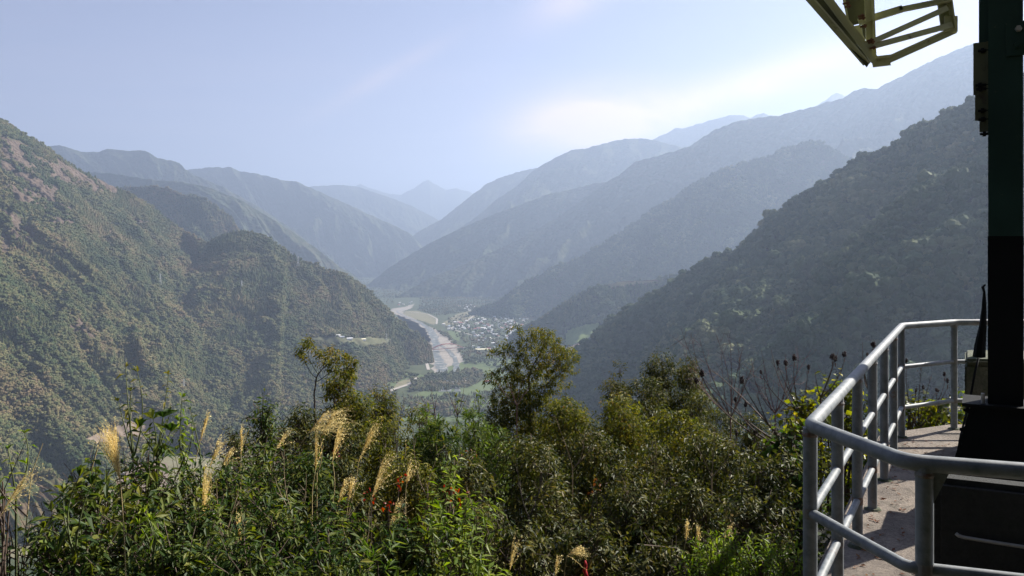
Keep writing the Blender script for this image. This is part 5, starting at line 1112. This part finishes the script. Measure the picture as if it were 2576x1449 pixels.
shoot('short yellow-green leafy shoot right of the bushy-tipped one', 5.8, (460, 1200), [(458, 1000), (450, 1060), (470, 1070), (485, 1085)], 53, .075, .025, .2, .022, 'lime')
shoot('leafy shoot with large drooping pointed leaves beside the soil patch', 5.4, (395, 1150), [(385, 1055), (410, 1050), (350, 1075), (430, 1085)], 54, .12, .036, .2, .035, 'green')
shoot('thin shoot standing left of the plumes', 6.6, (505, 1150), [(487, 1050), (478, 1030)], 55, .05, .018, .3, .03, 'green')
shoot('upright leafy spire on the skyline by the sparse tree', 9.0, (655, 1080), [(648, 1015), (662, 1025), (672, 1040), (640, 1040)], 56, .07, .022, .1, .02, 'green')
shoot('fresh yellow-green sprig at the lower left, right of the plume stalk', 4.4, (385, 1400), [(362, 1290), (378, 1310), (350, 1320)], 57, .085, .024, .5, .012, 'lime')
shoot('pale shoot on the skyline just left of the central tree', 12.0, (1205, 1040), [(1203, 988), (1198, 1000), (1210, 1005)], 58, .12, .028, .6, .02, 'bright')
shoot('thin pale stalk with two leaves cut off by the left edge', 4.4, (40, 1250), [(62, 1090), (20, 1130)], 59, .05, .016, .5, .03, 'lime')
shoot('tall thin stalk with small leaf whorl below the river', 12.5, (1150, 1060), [(1152, 1015), (1145, 1020)], 60, .11, .025, .7, .02, 'green')
shoot('slender stalk topped by a leaf tuft left of the dry V stems', 12.5, (1190, 1050), [(1147, 1000)], 61, .11, .025, .85, .01, 'green')
shoot('leafy stems at the lower left with wide drooping leaves', 4.3, (190, 1400), [(160, 1240), (200, 1200), (230, 1220), (110, 1330)], 62, .12, .034, .25, .03, 'green')
for i_, (x, y, Yd, c) in enumerate([(1133, 1243, 6.0, 7), (977, 1272, 5.8, 5), (935, 1245, 6.2, 4), (850, 1133, 7.6, 3), (1003, 1212, 6.2, 5), (1168, 1262, 6.2, 3), (1175, 1150, 8.4, 8), (1432, 1022, 12.6, 7), (1500, 1238, 6.1, 5)]):
    r = np.random.default_rng(70 + i_); p = W(x, y, Yd); root = tag(empty('red_leaved_sprig', p - [0, 0, .3]), ['bright red leaf cluster right of the tall lime stems', 'red leaves low under the yellow plume', 'small red leaves left of the tall plume', 'single red leaf beside the curved plume', 'orange and red leaves behind the tall plume', 'pinkish leaves below the bright red cluster', 'rusty brown leaves under the sunny green bush', 'rusty twigs on the skyline right of the central tree', 'dark red leaves on the dry forked twig'][i_], 'leaves')
    n_ = c * 2; V, T_ = leaves_mesh(p + r.normal(0, .018 + .004 * c, (n_, 3)), r.normal(size=(n_, 3)) + [0, 0, -.3], r.normal(size=(n_, 3)) + [0, -1, .6], .042 * r.uniform(.6, 1.1, n_), .022, .2, True); mesh_np('leaves', V, T_, LM['rust' if i_ in (6, 7, 8) else 'red'], root)
    m = MB(); m.tube([p - [0, 0, .55], p + r.normal(0, .01, 3) - [0, 0, .2], p], [.005, .004, .003], 5, False); m.build('stem', M_twig, root)
for i_, (bx_, tp, Yd, sd_, lab) in enumerate([((1075, 1250), [(1040, 1080, 0), (1120, 1120, .1)], 7.6, 3, 'thin pale dry stems crossing the middle bushes'), ((1210, 1260), [(1230, 1060, 0), (1260, 1130, .1), (1195, 1110, 0)], 8.4, 3, 'tall dry stems in front of the sunny green bush'),
    ((740, 1300), [(715, 1130, 0), (690, 1200, .1), (770, 1190, 0)], 6.2, 3, 'dry stems left of the small plume pair'), ((905, 1420), [(860, 1310, 0), (930, 1290, .1)], 5.0, 2, 'dry forked stem below the small plume pair'), ((1330, 1300), [(1300, 1150, 0), (1360, 1130, .1), (1390, 1210, 0)], 7.0, 4, 'grey dry branches over the shaded bush right of the lime stems'),
    ((1620, 1300), [(1570, 1180, 0), (1650, 1130, .1), (1690, 1190, 0)], 7.4, 4, 'grey dry branches in the dark bushes left of the small plumes'), ((565, 1360), [(545, 1215, 0), (600, 1235, .1), (520, 1290, 0)], 5.2, 3, 'brown dry stems beside the bent hanging plume'), ((240, 1420), [(270, 1310, 0), (215, 1290, .1), (300, 1350, 0)], 4.5, 3, 'curving dry stem at the lower left below the big plume'),
    ((1790, 1200), [(1735, 1080, 0), (1800, 1060, .1), (1850, 1110, 0)], 8.0, 4, 'grey dry branches under the arching seed-head stems'), ((1440, 1180), [(1400, 1060, 0), (1470, 1075, .1), (1500, 1120, 0)], 9.0, 3, 'dry twigs poking from the brown-olive bush'), ((1000, 1150), [(985, 1015, 0), (1020, 1000, .1), (960, 1040, 0)], 9.5, 3, 'dry twigs rising left of the bright green bush')]):
    bare_shrub('dry_weed', lab, Yd, bx_, tp, 140 + i_, mat=M_straw if i_ % 3 != 1 else M_bark, r0=.007, side=sd_ + 2, spread=.22)
# red ribbon on a twig at the bottom edge
M_ribbon = simple('red_ribbon_cloth', (0.45, 0.015, 0.02), 0.7, var=0.2, scale=12)
rb = np.array([W(1472, 1410, 5.9), W(1474, 1422, 5.88), W(1471, 1436, 5.9), W(1476, 1450, 5.87), W(1474, 1470, 5.9)]); ww = np.array([.006, .012, .016, .014, .02])
V = np.vstack([rb + np.stack([ww, ww * .5, ww * 0], 1), rb - np.stack([ww, -ww * .4, ww * 0], 1)]); V = np.vstack([V, V + [0, .003, 0]]); n5 = 5
q = [[i_, i_ + 1, n5 + i_ + 1, n5 + i_] for i_ in range(4)] + [[10 + i_, 15 + i_, 16 + i_, 11 + i_] for i_ in range(4)] + [[i_, 10 + i_, 11 + i_, i_ + 1] for i_ in range(4)] + [[5 + i_, 6 + i_, 16 + i_, 15 + i_] for i_ in range(4)]
rib = mesh_np('ribbon', V, np.array(q), M_ribbon, None, True); tag(rib, 'red cloth ribbon hanging on the dry twig at the bottom edge', 'ribbon')

# --- plumed grass
M_plume = leaf_mat('golden_plume', [(0, (0.44, 0.34, 0.15)), (0.5, (0.68, 0.56, 0.28)), (1, (0.82, 0.72, 0.42))], 0.8, 0.4, 0.15)
M_stalk = simple('straw_stalk', (0.42, 0.33, 0.16), 0.7, var=0.25, scale=20)
def plume(label, Yd, base_px, tip_px, foot_px, fan=.25, n=34, droop=.5, seed=1, thick=.0016, side=1):
    r = np.random.default_rng(seed); b = W(*base_px, Yd); e = W(*tip_px, Yd); ft = W(*foot_px, Yd); gz = float(ground_z(ft[0], Yd)); foot = np.array([ft[0], Yd, min(gz, ft[2])])
    root = tag(empty('plume_grass', foot), label, 'plume grass'); ax = e - b; ax = ax * 1.12; l = np.linalg.norm(ax); m = MB()
    m.tube(np.vstack([foot[None], curve(ft, b, np.array([0, 0, 0]), r, 6), (b + ax * .5)[None], (b + ax * .85)[None]]), np.array([.004, .004, .0036, .0033, .003, .0028, .0026, .0016, .001]) * Yd / 6, 5, False); m.build('stalk', M_stalk, root)
    Vs, Fs, k = [], [], 0; sd = nz(np.array([ax[2], 0, -ax[0]]))[None] * side
    for j in range(n):
        f = r.random() ** 1.3 * .62; p0 = b + ax * f; ll = l * r.uniform(.55, .95) * (1 - f * .55); an = r.normal(0, fan); dy = r.normal(0, fan)
        d = nz(ax / l + sd[0] * (abs(an) * .8 + an * .35) + np.array([0, dy, 0])); s_ = np.linspace(0, 1, 7)[:, None]
        pts = p0 + d * ll * s_ + (sd[0] * .30 + np.array([0, 0, -.55])) * droop * .6 * ll * s_ ** 2.2 + r.normal(0, .004, (7, 3)) * s_
        w_ = thick * Yd / 6 * (1.3 - .8 * s_) * r.uniform(.8, 1.4)
        for o_ in (np.array([1, 0, .3]), np.array([-.2, 1, .3])):
            Vs.append(pts + o_ * w_); Vs.append(pts - o_ * w_); Fs.append(np.stack([np.arange(6), np.arange(1, 7), np.arange(8, 14), np.arange(7, 13)], 1) + k); k += 14
        # spikelets as tiny flecks along the strand
        for q_ in range(10):
            p = pts[1] + (pts[-1] - pts[1]) * 0 + pts[min(6, 1 + q_ * 5 // 9)] - pts[1]; p = p + r.normal(0, .005, 3) * Yd / 6; o1 = r.normal(0, .0030, 3) * Yd / 6; o2 = r.normal(0, .0026, 3) * Yd / 6
            Vs.append(np.array([p - o1, p + o2, p + o1, p - o2])); Fs.append(np.array([[0, 1, 2, 3]]) + k); k += 4
    mesh_np('plume', np.vstack(Vs), np.vstack(Fs), M_plume, root); return root
PL = [
 ('widest golden plume arching left of the sparse tree foot', 7.2, (774, 1092), (826, 1024), (690, 1200), .5, 60, .9),
 ('golden plume arching over to the right beside the widest one', 7.0, (806, 1100), (848, 1018), (797, 1190), .45, 70, 1.0),
 ('long upright golden plume right of the arching pair', 6.8, (836, 1160), (852, 1060), (828, 1290), .25, 44, .4),
 ('narrow golden plume below the arching pair', 6.9, (793, 1190), (793, 1098), (785, 1260), .12, 30, .2),
 ('tall golden plume leaning right, highest in the middle', 6.4, (901, 1165), (937, 1064), (872, 1310), .25, 46, .35),
 ('long golden plume leaning right below the highest one', 5.9, (935, 1255), (963, 1148), (915, 1380), .28, 50, .4),
 ('small golden plume at the left of the lower pair', 6.2, (847, 1275), (867, 1202), (838, 1330), .25, 28, .5),
 ('small upright plume at the right of the lower pair', 6.2, (876, 1262), (882, 1206), (868, 1320), .18, 24, .3),
 ('loose tawny plume low in the middle beside the lime stems', 5.6, (980, 1325), (1000, 1255), (960, 1400), .4, 34, .5),
 ('dull brown plume behind the red leaves', 6.6, (1022, 1218), (1027, 1160), (1020, 1270), .3, 28, .6),
 ('slim dense plume, tallest of the left trio', 6.2, (501, 1122), (517, 1050), (490, 1260), .10, 34, .15),
 ('loose plume at the middle of the left trio', 6.0, (527, 1176), (552, 1098), (520, 1300), .25, 36, .5),
 ('drooping plume at the right of the left trio', 6.1, (556, 1182), (578, 1128), (545, 1210), .3, 34, .5),
 ('straight plume on a tall stalk right of the left trio', 6.4, (606, 1150), (606, 1083), (605, 1250), .10, 26, .15),
 ('short plume left of the sparse tree, leaning right', 7.2, (695, 1130), (720, 1082), (680, 1160), .35, 28, .4),
 ('big soft tawny plume close by at the far left', 3.6, (303, 1210), (287, 1082), (316, 1449), .30, 170, .25),
 ('bent golden plume hanging in front of the shaded left bushes', 5.2, (509, 1365), (512, 1200), (496, 1470), .14, 50, .2),
 ('faint grey plume in the shade left of centre', 5.8, (608, 1385), (592, 1300), (612, 1440), .3, 30, .4),
 ('blurred plume leaning in from the left edge', 3.4, (0, 1300), (70, 1180), (-30, 1400), .3, 60, .4),
 ('thin upright plume at lower right of the dark bushes', 5.6, (1725, 1362), (1726, 1314), (1725, 1440), .15, 26, .2),
 ('dense brush-shaped plume just left of the pale ferns', 5.4, (1754, 1400), (1753, 1336), (1756, 1449), .12, 34, .1),
 ('small feathery plume above the fern tuft', 5.6, (1817, 1360), (1836, 1318), (1815, 1400), .4, 26, .5),
 ('pale plume bent to the right near the railing', 6.2, (1808, 1312), (1850, 1284), (1800, 1350), .4, 26, .6),
 ('tawny drooping plume beside the red ribbon', 5.8, (1426, 1398), (1462, 1368), (1420, 1440), .6, 36, 1.0),
 ('dry pinkish plume left of the red ribbon', 5.6, (1396, 1449), (1400, 1402), (1390, 1470), .3, 22, .5),
 ('dry tawny plume at the bottom edge between lime stems and ribbon', 5.6, (1282, 1440), (1290, 1350), (1280, 1470), .2, 22, .4),
]
for i_, (lab, Yd, b_, e_, f_, fan, n_, dr_) in enumerate(PL):
    plume(lab, Yd, b_, e_, f_, fan, int(n_ * .72), dr_, 200 + i_, thick=.0009 if Yd < 4 else .0011, side=-1 if i_ == 15 else 1)
# bare straw stems at left
for i_, (a_, b_, Yd, lab) in enumerate([((232, 1175), (258, 1085), 5.0, 'pale leafless straw leaning left of the big plume'), ((80, 1190), (108, 1115), 4.8, 'short pale straw at the far left')]):
    m = MB(); p0 = W(*a_, Yd); p1 = W(*b_, Yd); g_ = np.array([p0[0] - .25, Yd, float(ground_z(p0[0] - .25, Yd))]); m.tube([g_, p0, p1], [.004, .003, .002], 5, False); o = m.build('straw', M_stalk); tag(o, lab, 'straw')
# undergrowth filling the gaps between the bushes
r = np.random.default_rng(99); nU = 5200; ux = r.uniform(-9, 9, nU); uy = edge_y(ux) + .25 + r.random(nU) ** .8 * 15; ok = np.abs(ux / uy) < .85; ux, uy = ux[ok], uy[ok]
P = np.stack([ux, uy, ground_z(ux, uy) + r.uniform(0.02, .45, len(ux))], 1); A = nz(r.normal(0, .5, P.shape) + [0, 0, 1.0])
V, T_ = twig_leaves(P, A, 9, .22, .11, .034, r, .4, .9); o = mesh_np('undergrowth', V, T_, LM['green']); tag(o, 'low dark leaves covering the ground under the bushes', 'undergrowth', kind='stuff')

# dry leaves blown on to the platform floor, thicker along its edge
r = np.random.default_rng(123); n_ = 420; t_ = r.random(n_); e0 = A_ + (B_ - A_) * t_[:, None]; nrm_ = np.array([(B_ - A_)[1], -(B_ - A_)[0]]); nrm_ /= np.linalg.norm(nrm_); off_ = r.random(n_) ** 2.2 * 2.2 + .02
P = np.column_stack([e0 + nrm_ * off_[:, None], np.full(n_, .004)]); a_ = r.uniform(0, 6.28, n_)
V, T_ = leaves_mesh(P, np.column_stack([np.cos(a_), np.sin(a_), r.uniform(0, .25, n_)]), np.column_stack([r.normal(0, .25, (n_, 2)), np.ones(n_)]), r.uniform(.018, .05, n_), r.uniform(.008, .022, n_), 0); o = mesh_np('leaf_litter', V, T_, LM['rust']); tag(o, 'dry brown leaves scattered on the concrete floor', 'leaf litter', kind='stuff')
# ------------------------------------------------------------------ the air itself
def haze():
    x0, x1, y0, y1, z0, z1 = -16000, 17000, -300, 23500, FLOOR - 20, 1720
    m = MB(); m.box(((x0 + x1) / 2, (y0 + y1) / 2, (z0 + z1) / 2), (x1 - x0, y1 - y0, z1 - z0))
    mt = bpy.data.materials.new('haze_air'); mt.use_nodes = True; t = mt.node_tree; t.nodes.clear()
    v = t.nodes.new('ShaderNodeVolumePrincipled'); v.inputs['Color'].default_value = (0.58, 0.73, 1.0, 1); v.inputs['Density'].default_value = HAZE_DENSITY; v.inputs['Anisotropy'].default_value = 0.36
    out = t.nodes.new('ShaderNodeOutputMaterial'); L(t, v.outputs[0], out.inputs['Volume'])
    o = m.build('haze', mt); tag(o, 'pale blue haze filling the whole valley', 'haze', kind='stuff')
haze()
